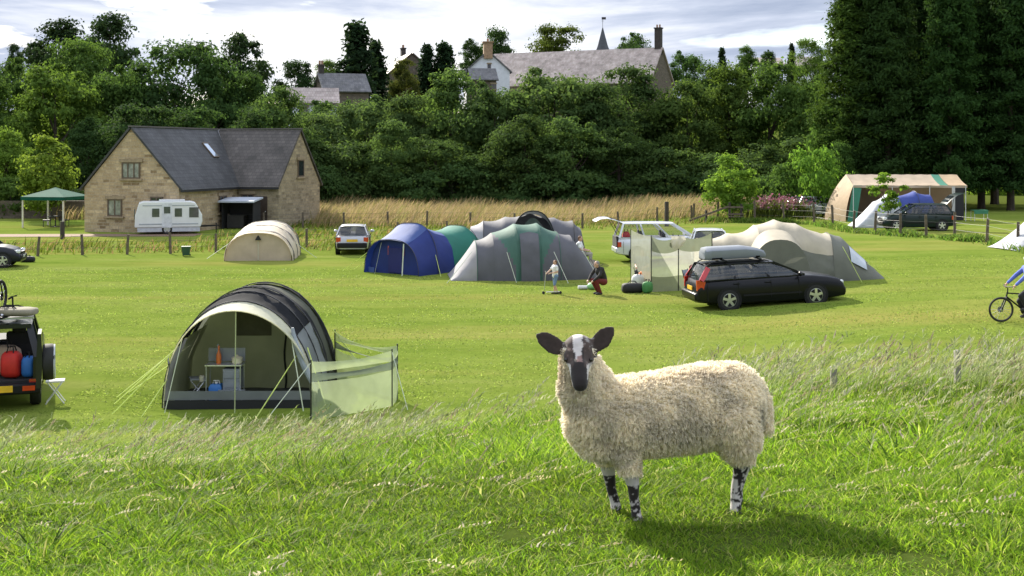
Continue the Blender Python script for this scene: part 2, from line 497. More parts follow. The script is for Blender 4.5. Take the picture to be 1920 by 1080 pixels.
def meadow():
    parts = []
    n = 60000
    x = -33 + 58 * NR.random(n); d = 83 + 37 * NR.random(n) ** 1.1
    edge = 84 + 3.2 * np.sin(x * .16) + np.where(x < -13, 4, 0)
    p = vnoise(x, d, 3.5, 41)
    k = (d > edge) & (x < 20 + (d - 90) * .12) & (NR.random(n) < .35 + .8 * p)
    k &= ~((x < -13.5) & (d < 92) & (d > 69))
    x, d, p = x[k], d[k], p[k]; n = len(x)
    tan = np.array([(.36, .27, .13), (.42, .31, .17), (.30, .26, .10), (.22, .23, .06)])
    c = tan[NR.choice(4, n, p=[.34, .28, .22, .16])] * (.7 + .5 * NR.random((n, 1)))
    h = (.65 + .65 * NR.random(n)) * (.7 + .6 * p)
    parts.append(blades(x, d, h, .045 + .03 * NR.random(n), NR.normal(0, .7, n), .25 + .5 * NR.random(n), c, 3))
    # greener growth low along the fence
    n = 26000
    x = -36 + 60 * NR.random(n); d = 60.5 + 30 * NR.random(n)
    near = np.where(x < -7, 60.8 + (x + 24) * .18, 200)
    p = vnoise(x, d, 2.4, 43)
    k = (((d > near) & (d < near + 11 + 5 * p)) | ((d > 80.5) & (d < 88))) & (NR.random(n) < .25 + .8 * p)
    k &= ~((x < -17) & (d > 69)); x, d, p = x[k], d[k], p[k]; n = len(x)
    c = mixcol(n, [(.13, .17, .02), (.10, .14, .02), (.26, .22, .07), (.30, .20, .09)], [.35, .25, .25, .15])
    parts.append(blades(x, d, (.16 + .34 * NR.random(n)) * (.5 + .9 * p), .05 + .03 * NR.random(n), NR.normal(0, .9, n), .3 + .6 * NR.random(n), c, 3))
    V, Fs, C = cat(parts)
    tag(link('meadow_grass', np_mesh('meadow_grass', V, Fs, C), vmat('meadow_blade', .8, .35, 0, .1)), 'tall tan meadow grass between the fence and the trees', 'grass', kind='stuff')
meadow()
# ------------------------------------------------------------------ trees
def leaf_mat(name, col, tcol, trans=.35, var=.3):
    m = bpy.data.materials.new(name); t = nt(m)
    g = t.nodes.new('ShaderNodeNewGeometry'); oi = t.nodes.new('ShaderNodeObjectInfo')
    c = ramp(t, g.outputs['Random Per Island'], [(0, tuple(k * (1 - var) for k in col)), (.6, col), (1, (col[0] * 1.45, col[1] * 1.3, col[2] * 1.25))])
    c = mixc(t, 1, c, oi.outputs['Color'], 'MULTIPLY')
    ct = mixc(t, 1, tcol, oi.outputs['Color'], 'MULTIPLY')
    tr = t.nodes.new('ShaderNodeBsdfTranslucent'); t.links.new(ct, tr.inputs[0])
    sh = mixs(t, trans, principled(t, c, .9, 0, 0, .04), tr.outputs[0])
    shader_out(t, sh)
    return m
LEAF = leaf_mat('broad_leaf', (.064, .108, .038), (.115, .18, .040), .42)
NEEDLE = leaf_mat('needle_spray', (.026, .049, .018), (.055, .095, .022), .26)
BARK = M('bark', (.055, .042, .030), .9, .35, 5, .5)
def leaves(P, N, size, seed, asp=.6):
    """rhombic leaf faces at P facing N"""
    r = np.random.default_rng(seed); n = len(P)
    N = N / (np.linalg.norm(N, axis=1, keepdims=True) + 1e-9)
    a = r.normal(size=(n, 3)); a -= (a * N).sum(1, keepdims=True) * N; a /= np.linalg.norm(a, axis=1, keepdims=True) + 1e-9
    b = np.cross(N, a); s = (size * (.55 + .9 * r.random(n)))[:, None] if np.ndim(size) == 0 else size[:, None]
    V = np.stack([P - a * s, P - b * s * asp + a * s * .1, P + a * s, P + b * s * asp + a * s * .1], 1)
    V[:, 1] += N * s * .18; V[:, 3] += N * s * .18
    return V.reshape(-1, 3), np.arange(n * 4, dtype=np.int32).reshape(-1, 4)
def crown_broad(seed, rx, z0, z1, nc, per, leaf, ragged=.3, spread=.23, topw=.55):
    """clumped crown between heights z0 and z1 with an uneven outline; returns mesh and the clump centres"""
    r = np.random.default_rng(seed); H = z1 - z0; cz = z0 + H * .5
    lobes = r.normal(size=(13, 3)); lobes /= np.linalg.norm(lobes, axis=1, keepdims=True)
    amp = r.uniform(-ragged, ragged * 1.2, 13)
    C = []; P = []; N = []
    for k in range(nc):
        u = r.normal(size=3); u /= np.linalg.norm(u)
        rad = r.uniform(.35, 1.0) ** .6
        bulge = 1 + sum(amp[i] * max(0, u @ lobes[i]) ** 6 for i in range(13))
        hz = u[2]
        wid = 1 - .35 * max(0, hz) * topw - .12 * max(0, -hz)
        c = np.array([u[0] * rx * wid, u[1] * rx * wid, u[2] * H * .5]) * rad * bulge + np.array([0, 0, cz])
        c[2] = min(max(c[2], z0 * .8 + .1), z1 - spread * rx * .5)
        sz = spread * rx * r.uniform(.45, 1.5)
        n = int(per * r.uniform(.6, 1.4))
        v = r.normal(size=(n, 3)); v /= np.linalg.norm(v, axis=1, keepdims=True)
        v[:, 2] = np.abs(v[:, 2]) * np.where(r.random(n) < .72, 1, -1)
        rr = r.random((n, 1)) ** .4 * (1 + .5 * (r.random((n, 1)) < .12))
        q = c + v * rr * sz * np.array([1.15, 1.15, .72])
        P.append(q); N.append(v * .8 + u * .5 + r.normal(size=(n, 3)) * .55 + np.array([0, 0, .35])); C.append(c)
    P = np.concatenate(P); N = np.concatenate(N)
    V, Fc = leaves(P, N, leaf, seed + 1)
    return np_mesh('crown', V, Fc), np.array(C)
def trunk_mesh(C, h, r0, seed, limbs=9, z0=0):
    r = random.Random(seed); mb = MB()
    top = Vector((r.uniform(-.3, .3), r.uniform(-.3, .3), h))
    path = [Vector((0, 0, -.3)), Vector((0, 0, .25)), Vector((r.uniform(-.1, .1), r.uniform(-.1, .1), h * .35)), top * .7 + Vector((0, 0, 0)), top]
    mb.tube(path, [r0 * 1.45, r0 * 1.05, r0 * .85, r0 * .5, r0 * .12], 8)
    idx = list(range(len(C))); r.shuffle(idx)
    for i in idx[:limbs]:
        c = Vector(C[i]); s = .3 + .45 * r.random(); b = path[2].lerp(top, s * .6)
        m = b.lerp(c, .5) + Vector((0, 0, -.15 * (c - b).length * .5))
        mb.tube([b, m, c], [r0 * .42, r0 * .26, r0 * .06], 5)
    return mb.mesh('trunk', 40)
def tree_proto(kind, seed):
    if kind == 'broad':
        cm, C = crown_broad(seed, 4.4, .8, 12, 150, 120, .165, .40, .24)
        tm = trunk_mesh(C, 9.5, .26, seed)
    elif kind == 'bush':
        cm, C = crown_broad(seed, 2.4, .2, 4.2, 60, 110, .13, .4, .3)
        tm = trunk_mesh(C, 2.8, .09, seed, 6)
    elif kind == 'pine':
        cm, C = crown_broad(seed, 3.6, 3.0, 12, 80, 170, .15, .42, .24, .3)
        tm = trunk_mesh(C, 10.5, .24, seed, 12)
    elif kind == 'young':
        cm, C = crown_broad(seed, 1.35, .35, 4.1, 95, 100, .085, .28, .28, .8)
        tm = trunk_mesh(C, 3.4, .06, seed, 7)
    elif kind == 'sapling':
        cm, C = crown_broad(seed, .62, .5, 2.7, 22, 34, .085, .4, .32, .9)
        tm = trunk_mesh(C, 2.5, .03, seed, 6)
    elif kind == 'conifer':       # tall cypress wall tree, 24 m
        r = np.random.default_rng(seed); P = []; N = []; C = []
        H = 25.
        for k in range(340):
            z = 2.2 + (H - 2.4) * (k / 340) ** .92; f = (z - 2.2) / (H - 2.2)
            rad = 3.9 * (1 - f) ** .62 * (1 if f > .05 else .85) * r.uniform(.72, 1.12)
            a = r.uniform(0, 2 * PI); n = 130
            s = r.random(n) ** .55
            q = np.stack([np.cos(a) * rad * s, np.sin(a) * rad * s, z - .75 * s ** 1.5 + .5 * s ** 4], -1)
            q += r.normal(size=(n, 3)) * np.array([.34, .34, .22])
            P.append(q); N.append(r.normal(size=(n, 3)) * .7 + np.array([np.cos(a), np.sin(a), .5])); C.append([np.cos(a) * rad * .6, np.sin(a) * rad * .6, z])
        V, Fc = leaves(np.concatenate(P), np.concatenate(N), .19, seed, .34)
        cm = np_mesh('crown', V, Fc)
        mb = MB(); mb.tube([(0, 0, -.3), (0, 0, .3), (0, 0, 4), (0, 0, H * .95)], [.42, .34, .28, .03], 8)
        for k in range(14):
            c = C[k * 3]; mb.tube([(0, 0, c[2]), c], [.06, .02], 4)
        tm = mb.mesh('trunk', 40)
    elif kind == 'spire_conifer':
        r = np.random.default_rng(seed); P = []; N = []
        H = 12.
        for k in range(120):
            f = k / 120; z = .6 + (H - .7) * f
            rad = 2.1 * (1 - f) ** .6 * r.uniform(.65, 1.15); a = r.uniform(0, 2 * PI); n = 46; s = r.random(n) ** .6
            q = np.stack([np.cos(a) * rad * s, np.sin(a) * rad * s, z - .3 * s], -1) + r.normal(size=(n, 3)) * .22
            P.append(q); N.append(r.normal(size=(n, 3)) * .7 + np.array([np.cos(a), np.sin(a), .5]))
        V, Fc = leaves(np.concatenate(P), np.concatenate(N), .22, seed, .45)
        cm = np_mesh('crown', V, Fc)
        mb = MB(); mb.tube([(0, 0, -.3), (0, 0, 1), (0, 0, H * .95)], [.25, .2, .03], 7); tm = mb.mesh('trunk', 40)
    cm.materials.append(NEEDLE if kind in ('conifer', 'spire_conifer', 'pine') else LEAF); tm.materials.append(BARK)
    return cm, tm
PROTO = {}
def tree(kind, px, d, top, width, label, group=None, tint=(1, 1, 1), name=None, base=None, zs=None):
    """top: photo y of the crown's top, width: crown width in photo pixels"""
    nvar = {'broad': 6, 'bush': 3, 'pine': 2, 'young': 1, 'sapling': 1, 'conifer': 3, 'spire_conifer': 2}[kind]
    key = (kind, RN.randrange(nvar))
    if key not in PROTO: PROTO[key] = tree_proto(kind, 100 + 17 * len(PROTO))
    cm, tm = PROTO[key]
    p = gx(px, d)
    if base is not None: p.z = base
    top += RN.uniform(-7, 7) if kind == 'broad' and d < 130 else 0
    H0, W0 = {'broad': (12.3, 8.6), 'bush': (4.3, 4.8), 'pine': (12.3, 7.0), 'young': (4.2, 2.7), 'sapling': (2.8, 1.2), 'conifer': (25, 7.6), 'spire_conifer': (12, 2.9)}[kind]
    h = CZ - (top - HZ) * d / F - p.z
    sc = h / H0; sw = width * d / F / W0
    t = thing(name or {'pine': 'pine_tree', 'conifer': 'conifer_tree', 'spire_conifer': 'conifer_tree', 'bush': 'bush', 'young': 'young_tree', 'sapling': 'sapling'}.get(kind, 'leafy_tree'),
              label, 'bush' if kind == 'bush' else 'tree', p, RN.uniform(0, 6.28), group)
    for nm, me in (('crown', cm), ('trunk', tm)):
        o = link(nm, me, None, t); sz_ = min(sc, sw * (1.5 if kind in ('broad', 'pine') else 9)) if nm == 'crown' else sc * .97
        if nm == 'crown' and kind in ('broad', 'bush'): sz_ = max(sz_, .95 * sw)
        o.scale = (sw, sw, sz_)
        if nm == 'crown': o.location.z = (sc - sz_) * H0
        v = RN.uniform(.85, 1.15)
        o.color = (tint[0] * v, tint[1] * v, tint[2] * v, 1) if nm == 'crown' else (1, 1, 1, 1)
    return t
G_H = 'trees of the belt behind the meadow'
dk = (.75, .8, .8); lt = (1.25, 1.25, .9); yl = (1.9, 1.75, .9)
# the belt behind the meadow, left to right
for px, d, top, wd, tint, lab in (
    (610, 121, 205, 150, (1.15, 1.15, 1.1), 'pale leafy tree just right of the stone house, at the left end of the belt'),
    (690, 126, 160, 150, (1.05, 1.05, 1.0), 'leafy tree in the belt below the tall dark conifer'),
    (765, 124, 175, 130, (1, 1, .9), 'leafy tree in the belt below the brown gabled house'),
    (846, 126, 128, 160, (1.05, 1.1, .9), 'tall leafy tree in the belt just left of the white house gable'),
    (926, 122, 134, 150, (.9, .95, .85), 'dark leafy tree in the belt below the white house'),
    (1035, 124, 98, 190, (1.35, 1.35, 1.2), 'tallest, silvery topped tree of the belt, in front of the long grey roof'),
    (1120, 120, 142, 150, (.95, 1.0, .9), 'dark tree in the belt below the middle of the long grey roof'),
    (1195, 127, 126, 150, (.85, .9, .8), 'dark green tree in the belt before the right half of the long roof'),
    (1290, 125, 132, 140, (1.1, 1.1, .8), 'leafy tree in the belt below the tall dark chimney'),
    (1365, 127, 108, 140, (1.15, 1.15, .7), 'leafy tree in the belt below the round skyline trees'),
    (1445, 124, 106, 150, (1.1, 1.2, .8), 'leafy tree in the belt next to the dark conifers'),
    (1515, 121, 112, 120, (1.3, 1.4, .9), 'bright leafy tree pressed against the left edge of the conifers')):
    tree('broad', px, d, top, wd, lab, G_H, tint)
# lower trees in front of the belt
for px, d, top, wd, tint, lab in (
    (585, 112, 258, 128, (0.85, 0.89, 0.76), 'low leafy tree touching the right gable of the stone house'),
    (655, 113, 272, 161, (0.87, 0.91, 0.78), 'low tree in front of the belt behind the small silver car'),
    (735, 112, 218, 112, (0.98, 1.03, 0.88), 'low tree in front of the belt behind the blue tent'),
    (815, 113, 237, 117, (0.90, 0.94, 0.81), 'low tree in front of the belt left of the grey tents'),
    (900, 112, 290, 146, (0.92, 0.97, 0.83), 'low dark tree in front of the belt behind the grey dome tents'),
    (985, 113, 212, 123, (0.92, 0.96, 0.83), 'low tree with pale leaf clumps in front of the belt'),
    (1075, 112, 209, 143, (1.16, 1.22, 1.04), 'low tree in front of the belt right of the pale leaf clumps'),
    (1160, 113, 236, 131, (0.94, 0.99, 0.85), 'low dark tree in front of the belt behind the lifted car tailgate'),
    (1245, 112, 280, 157, (0.84, 0.88, 0.76), 'low tree in front of the belt behind the thick dark post'),
    (1330, 113, 285, 143, (1.10, 1.16, 0.99), 'low tree in front of the belt behind the bright young tree'),
    (1420, 112, 264, 141, (0.88, 0.92, 0.79), 'low tree in front of the belt left of the bushes'),
    (1500, 111, 256, 135, (0.84, 0.88, 0.76), 'low tree in front of the belt above the right hand bushes')):
    tree('broad', px, d, top, wd, lab, 'low trees in front of the belt', tint)
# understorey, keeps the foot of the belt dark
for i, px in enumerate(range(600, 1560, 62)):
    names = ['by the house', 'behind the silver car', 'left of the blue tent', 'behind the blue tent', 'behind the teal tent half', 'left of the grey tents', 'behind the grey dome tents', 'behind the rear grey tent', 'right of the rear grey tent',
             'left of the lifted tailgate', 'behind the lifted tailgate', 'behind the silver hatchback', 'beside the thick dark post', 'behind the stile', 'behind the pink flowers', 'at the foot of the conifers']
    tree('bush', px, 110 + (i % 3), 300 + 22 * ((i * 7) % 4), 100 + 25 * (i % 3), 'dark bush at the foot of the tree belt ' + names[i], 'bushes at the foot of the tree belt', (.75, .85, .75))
# left wood behind the stone house
for px, d, top, wd, tint, lab in (
    (-25, 118, 105, 150, (1, 1.1, .8), 'leafy tree cut by the left edge of the photo'),
    (30, 128, 90, 130, (.95, 1.05, .75), 'dark leafy tree at the far left below the twin pines'),
    (105, 116, 108, 175, (1.45, 1.5, .85), 'large bright green tree left of the stone house roof'),
    (165, 128, 78, 150, (1, 1.1, .75), 'leafy tree directly below the right hand twin pine'),
    (225, 122, 95, 140, (.9, 1, .7), 'leafy tree above the left gable of the house'),
    (310, 124, 76, 190, (.66, .78, .7), 'big dark round topped tree above the house roof'),
    (395, 122, 100, 140, (.7, .82, .7), 'dark leafy tree above the middle of the house roof'),
    (455, 126, 128, 120, (.8, .92, .75), 'leafy tree above the right half of the house roof'),
    (525, 118, 152, 130, (1.1, 1.15, .95), 'paler leafy tree above the right gable of the house'),
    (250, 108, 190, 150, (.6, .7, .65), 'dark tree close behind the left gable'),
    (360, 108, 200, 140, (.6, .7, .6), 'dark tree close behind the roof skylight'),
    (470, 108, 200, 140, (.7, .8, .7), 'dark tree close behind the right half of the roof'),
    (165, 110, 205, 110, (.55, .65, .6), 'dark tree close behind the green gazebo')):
    tree('broad', px, d, top, wd, lab, 'trees around the stone house', tint)
tree('broad', 10, 100, 232, 100, 'bright green small tree at the far left above the gazebo', None, (1.6, 1.6, .8))
tree('young', 88, 92, 252, 100, 'yellow green round tree left of the stone house gable', None, (1.9, 1.7, .8), 'small_tree')
tree('bush', 20, 96, 330, 110, 'leafy bush left of the green gazebo', None, (1.0, 1.05, .7))
for px in (60, 130):
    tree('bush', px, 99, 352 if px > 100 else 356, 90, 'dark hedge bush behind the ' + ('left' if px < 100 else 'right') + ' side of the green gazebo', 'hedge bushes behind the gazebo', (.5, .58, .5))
tree('pine', 108, 168, 24, 150, 'left one of the twin dark pines on the left skyline')
tree('pine', 203, 168, 12, 140, 'right, taller one of the twin dark pines on the left skyline')
tree('pine', 28, 180, 78, 40, 'small thin dark pine on the far left skyline')
tree('pine', 443, 160, 52, 130, 'lone dark pine on the skyline above the house roof')
# skyline trees between the village buildings
for kind, px, d, top, wd, tint, lab in (
    ('broad', 560, 190, 112, 105, (.4, .5, .5), 'dark rounded tree above the low grey roofs'),
    ('broad', 612, 215, 112, 60, (1.1, 1.1, .7), 'small green tree left of the tall dark conifer'),
    ('spire_conifer', 668, 200, 40, 88, (.7, .75, .9), 'tall dark pointed conifer on the skyline'),
    ('spire_conifer', 706, 205, 78, 54, (.7, .75, .9), 'shorter dark conifer right beside the tall pointed one'),
    ('broad', 752, 215, 108, 60, (.8, .6, .4), 'brownish tree in front of the brown gabled house'),
    ('spire_conifer', 800, 222, 84, 50, (.6, .7, .8), 'left dark conifer right of the brown gabled house'),
    ('spire_conifer', 832, 222, 80, 64, (.6, .7, .8), 'right dark conifer right of the brown gabled house'),
    ('broad', 880, 262, 68, 40, (.5, .6, .5), 'small dark tree left of the white house chimney'),
    ('broad', 928, 268, 46, 84, (.55, .65, .55), 'round dark tree behind the white house'),
    ('broad', 1034, 270, 46, 104, (1.15, 1.0, .55), 'round olive tree behind the long grey roof'),
    ('broad', 1185, 275, 54, 80, (.6, .7, .6), 'round dark tree right of the spire'),
    ('broad', 1285, 270, 80, 70, (.7, .85, .7), 'round tree just right of the tall dark chimney'),
    ('spire_conifer', 1354, 262, 90, 26, (.7, .8, .8), 'small dark conifer on the right skyline'),
    ('broad', 1400, 262, 82, 50, (.85, .95, .6), 'round green tree on the right skyline'),
    ('broad', 1442, 270, 86, 30, (.5, .6, .5), 'small round dark tree on the right skyline'),
    ('spire_conifer', 1484, 270, 82, 22, (.5, .5, .6), 'narrow dark conifer on the right skyline'),
    ('broad', 1525, 250, 72, 64, (1.1, 1.15, .7), 'green tree on the skyline against the conifer wall'),
    ('broad', 592, 142, 180, 120, (.8, .9, .75), 'leafy tree in front of the low pale roofed cottage'),
    ('broad', 640, 150, 168, 90, (.7, .8, .7), 'tree before the low grey roofs'),
    ('broad', 1330, 170, 112, 90, (.85, .95, .7), 'tree behind the belt below the right skyline')):
    tree(kind, px, d, top, wd, lab, None, tint)
# the wall of conifers on the right
for px, d, top, wd, tint, lab in (
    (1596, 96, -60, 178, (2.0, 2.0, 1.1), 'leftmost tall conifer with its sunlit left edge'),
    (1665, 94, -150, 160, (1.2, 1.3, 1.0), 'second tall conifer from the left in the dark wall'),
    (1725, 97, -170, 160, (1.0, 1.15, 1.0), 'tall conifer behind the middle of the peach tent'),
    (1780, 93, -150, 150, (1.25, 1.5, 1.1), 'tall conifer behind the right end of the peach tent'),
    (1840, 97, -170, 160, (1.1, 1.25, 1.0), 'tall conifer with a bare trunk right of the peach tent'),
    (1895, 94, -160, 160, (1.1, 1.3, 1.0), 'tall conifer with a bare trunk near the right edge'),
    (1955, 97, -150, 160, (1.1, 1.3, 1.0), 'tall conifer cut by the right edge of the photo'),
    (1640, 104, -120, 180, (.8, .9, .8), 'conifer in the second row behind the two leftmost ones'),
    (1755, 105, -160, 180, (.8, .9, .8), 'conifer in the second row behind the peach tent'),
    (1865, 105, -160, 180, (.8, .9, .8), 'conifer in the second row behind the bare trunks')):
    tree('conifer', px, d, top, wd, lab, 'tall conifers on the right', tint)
tree('broad', 1558, 96, 195, 80, 'leafy tree growing up the left edge of the conifer wall', None, (1.3, 1.5, .9))
tree('broad', 1572, 92, 262, 80, 'lower leafy tree before the left edge of the conifers', None, (.8, .95, .7))
# bushes and young trees by the right-hand fence
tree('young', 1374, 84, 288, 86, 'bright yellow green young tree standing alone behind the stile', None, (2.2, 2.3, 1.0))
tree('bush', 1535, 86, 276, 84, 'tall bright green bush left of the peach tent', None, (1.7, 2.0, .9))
tree('bush', 1484, 88, 302, 90, 'mid green bush between the bright bush and pink flowers', None, (1.1, 1.25, .8))
tree('bush', 1434, 90, 318, 70, 'greyish green bush right of the lone young tree', None, (.9, 1.0, .85))
tree('sapling', 1662, 71, 316, 56, 'slender sapling in front of the peach tent', None, (1.5, 1.6, .7))
# young planting seen between the bare trunks
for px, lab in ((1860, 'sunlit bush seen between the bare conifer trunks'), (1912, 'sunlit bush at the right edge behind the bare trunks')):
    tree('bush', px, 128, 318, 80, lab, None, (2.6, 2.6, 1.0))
# ------------------------------------------------------------------ buildings
def stone_mat(name, a, b, c_, mortar, sc=1.0):
    m = bpy.data.materials.new(name); t = nt(m)
    co = t.nodes.new('ShaderNodeTexCoord'); sx = t.nodes.new('ShaderNodeSeparateXYZ'); t.links.new(co.outputs['Object'], sx.inputs[0])
    ad = t.nodes.new('ShaderNodeMath'); ad.operation = 'ADD'; t.links.new(sx.outputs[0], ad.inputs[0]); t.links.new(sx.outputs[1], ad.inputs[1])
    cx = t.nodes.new('ShaderNodeCombineXYZ'); t.links.new(ad.outputs[0], cx.inputs[0]); t.links.new(sx.outputs[2], cx.inputs[1])
    br = t.nodes.new('ShaderNodeTexBrick'); br.inputs['Scale'].default_value = sc
    br.inputs['Brick Width'].default_value = .44; br.inputs['Row Height'].default_value = .19; br.inputs['Mortar Size'].default_value = .016
    br.inputs['Color1'].default_value = c4((0, 0, 0)); br.inputs['Color2'].default_value = c4((1, 1, 1)); br.inputs['Mortar'].default_value = c4((.5, .5, .5))
    br.offset = .43; br.squash = 1.3; br.squash_frequency = 3
    t.links.new(cx.outputs[0], br.inputs['Vector'])
    nz = noise(t, 2.2, 5, co.outputs['Object'])
    nf = noise(t, 9, 4, co.outputs['Object'])
    col = ramp(t, br.outputs['Color'], [(0, a), (.35, b), (.7, c_), (1, tuple(k * 1.25 for k in b))])
    col = mixc(t, .3, col, ramp(t, nz, [(.3, tuple(k * .6 for k in a)), (.6, c_)]))
    col = mixc(t, br.outputs['Fac'], col, mortar)
    col = mixc(t, .5, col, ramp(t, nf, [(.3, (.6, .6, .6)), (.7, (1.3, 1.3, 1.3))]), 'MULTIPLY')
    shader_out(t, principled(t, col, .9, 0, 0, .2, bump(t, br.outputs['Color'], .35, .04)))
    return m
def slate_mat(name, a, b, row=.28, along='y'):
    m = bpy.data.materials.new(name); t = nt(m)
    co = t.nodes.new('ShaderNodeTexCoord'); sx = t.nodes.new('ShaderNodeSeparateXYZ'); t.links.new(co.outputs['Object'], sx.inputs[0])
    cx = t.nodes.new('ShaderNodeCombineXYZ'); t.links.new(sx.outputs[1 if along == 'y' else 0], cx.inputs[0]); t.links.new(sx.outputs[2], cx.inputs[1])
    br = t.nodes.new('ShaderNodeTexBrick'); br.inputs['Scale'].default_value = 1
    br.inputs['Brick Width'].default_value = .30; br.inputs['Row Height'].default_value = row * .7; br.inputs['Mortar Size'].default_value = .012
    br.inputs['Color1'].default_value = c4(a); br.inputs['Color2'].default_value = c4(b); br.inputs['Mortar'].default_value = c4(tuple(k * .6 for k in a))
    t.links.new(cx.outputs[0], br.inputs['Vector'])
    nz = noise(t, .8, 5, co.outputs['Object'])
    col = mixc(t, .9, br.outputs['Color'], ramp(t, nz, [(.3, (.62, .62, .58)), (.7, (1.35, 1.33, 1.3))]), 'MULTIPLY')
    shader_out(t, principled(t, col, .62, 0, 0, .35, bump(t, br.outputs['Fac'], .5, .04)))
    return m
SAND = stone_mat('sandstone', (.20, .135, .075), (.50, .39, .25), (.37, .275, .165), (.36, .30, .22))
SAND2 = stone_mat('grey_sandstone', (.20, .16, .105), (.38, .31, .20), (.29, .235, .155), (.27, .23, .17))
SLATE = slate_mat('dark_slate', (.042, .043, .047), (.060, .062, .066), .3, 'y')
SLATEX = slate_mat('brown_slate', (.058, .052, .048), (.088, .078, .072), .3, 'x')
GLASSD = M('dark_glass', (.02, .025, .03), .08, .1, 2, spec=.8)
BLINDG = M('curtained_glass', (.22, .23, .2), .15, .5, 3, spec=.8)
WFRAME = M('brown_window_frame', (.10, .07, .045), .6)
LEAD = M('lead_sheet', (.20, .22, .25), .45, .2, 4)
LINTEL = M('stone_lintel', (.27, .21, .135), .85, .2, 5)

def window(parent, c, w, h, nrm='-y', mullions=1, glass=GLASSD):
    """window set on a wall: frame, pane and sill; c is the centre on the wall face"""
    rot = {'-y': 0, '+x': PI / 2, '-x': -PI / 2}[nrm]
    f = MB(); q = Matrix.Rotation(rot, 3, 'Z')
    def bx(m, x, y, z, sx, sy, sz):
        m.box(Vector(c) + q @ Vector((x, y, z)), (sx, sy, sz), q)
    bx(f, 0, -.02, h / 2 - .04, w, .08, .08); bx(f, 0, -.02, -h / 2 + .04, w, .08, .08)
    for s in (-1, 1): bx(f, s * (w / 2 - .04), -.02, 0, .08, .08, h - .16)
    for k in range(mullions): bx(f, -w / 2 + w * (k + 1) / (mullions + 1), -.02, 0, .07, .07, h - .16)
    fo = f.build('window', WFRAME, parent)
    g = MB(); bx(g, 0, .0, 0, w - .14, .04, h - .14); g.build('pane', glass, fo)
    s = MB(); bx(s, 0, -.05, -h / 2 - .06, w + .3, .16, .12); s.build('sill', LINTEL, fo); s = MB(); bx(s, 0, -.03, h / 2 + .1, w + .3, .1, .2); s.build('lintel', LINTEL, fo)
    return fo

# the L-shaped stone house: one gable to the camera, one to the right
hp = gp(246, 436)
house = thing('stone_house', 'stone house with two gables and dark slate roof beside the caravan', 'house', hp, R(-15.5))
W2, EV, AP, L1, L2 = 3.25, 2.75, 6.3, 13.8, 6.2      # half width, eaves, apex, length of the left block, right block
JY = 10.7                                             # where the right block's ridge meets
wl = MB()
wl.prism([(-W2, 0, -1), (W2, 0, -1), (W2, 0, EV), (0, 0, AP), (-W2, 0, EV)], (0, 0, 0), (0, L1, 0))
wl.build('wall', SAND, house, 0)
wr = MB()
wr.prism([(0, JY - W2, -1), (0, JY + W2, -1), (0, JY + W2, EV), (0, JY, AP), (0, JY - W2, EV)], (1.0, 0, 0), (L2, 0, 0))
wr.build('wall', SAND2, house, 0)
def roof_plane(name, mat, pts, th, parent):
    a, b, c = Vector(pts[0]), Vector(pts[1]), Vector(pts[2])
    n = (b - a).cross(c - a).normalized()
    if n.z < 0: n = -n
    m = MB(); m.prism(pts, n * .03, n * (.03 + th)); return m.build(name, mat, parent, 0)
sl_ = (AP - EV) / W2; ov = .22
ez = EV - ov * sl_; ew = W2 + ov
e1, e2 = -.12, L2 + .12
# inner (visible) plane of the left block down to the valley, and its far side
r1 = roof_plane('roof', SLATE, [(0, e1, AP), (0, JY, AP), (ew, JY - ew, ez), (ew, e1, ez)], .12, house)
roof_plane('roof', SLATE, [(0, e1, AP), (-ew, e1, ez), (-ew, L1 + .1, ez), (0, L1 + .1, AP)], .12, house)
roof_plane('roof', SLATEX, [(0, JY, AP), (e2, JY, AP), (e2, JY - ew, ez), (ew, JY - ew, ez)], .12, house)
roof_plane('roof', SLATEX, [(0, JY, AP), (e2, JY, AP), (e2, JY + ew, ez), (0, JY + ew, ez)], .12, house)
m = MB(); m.bar((0, e1 - .01, AP + .17), (0, L1 + .1, AP + .17), .3, .09); m.build('ridge_tile', M('ridge_tile', (.10, .09, .085), .7), house, 0)
m = MB(); m.bar((.3, JY, AP + .172), (e2 + .01, JY, AP + .172), .3, .09); m.build('ridge_tile', M('ridge_tile', (.10, .09, .085), .7), house, 0)
m = MB(); m.bar((.05, JY - .05, AP + .16), (ew, JY - ew, ez + .16), .22, .03); m.build('valley_lead', M('valley_lead', (.34, .36, .40), .5, .2, 4), house, 0)
n_ = Vector((sl_, 0, 1)).normalized()
sk = Vector((1.28, 7.2, AP - 1.28 * sl_)) + n_ * .17
q = Matrix.Rotation(math.atan(sl_), 3, 'Y')
m = MB(); m.box(sk, (1.15, .62, .08), q); so_ = m.build('skylight', M('skylight_glass', (.45, .52, .6), .06, .1, 2, spec=1, metal=.6), house, 0)
m = MB()
for s in (-1, 1):
    m.box(sk + q @ Vector((0, s * .34, .01)), (1.3, .07, .1), q); m.box(sk + q @ Vector((s * .61, 0, .01)), (.07, .6, .1), q)
m.build('skylight_frame', WFRAME, so_, 0)
m = MB(); m.bar((ew + .03, e1, ez + .02), (ew + .03, JY - ew - .06, ez + .02), .13, .11); m.bar((ew + .1, JY - ew - .03, ez + .02), (e2, JY - ew - .03, ez + .02), .13, .11); m.build('gutter', M('black_gutter', (.015, .015, .017), .5), house, 0)
m = MB(); m.prism([(-ew - .0, 2.2, 2.4), (-ew, 6.0, 2.4), (-ew, 6.0, 3.9), (-ew, 4.1, 5.6), (-ew, 2.2, 3.9)], (0, 0, 0), (2.6, 0, 0)); m.build('side_gable', SAND2, house, 0)
window(house, (.0, -.01, 3.78), 1.25, 1.0, '-y', 2, BLINDG)
window(house, (-1.12, -.01, 1.5), 1.0, 1.05, '-y', 1, BLINDG)
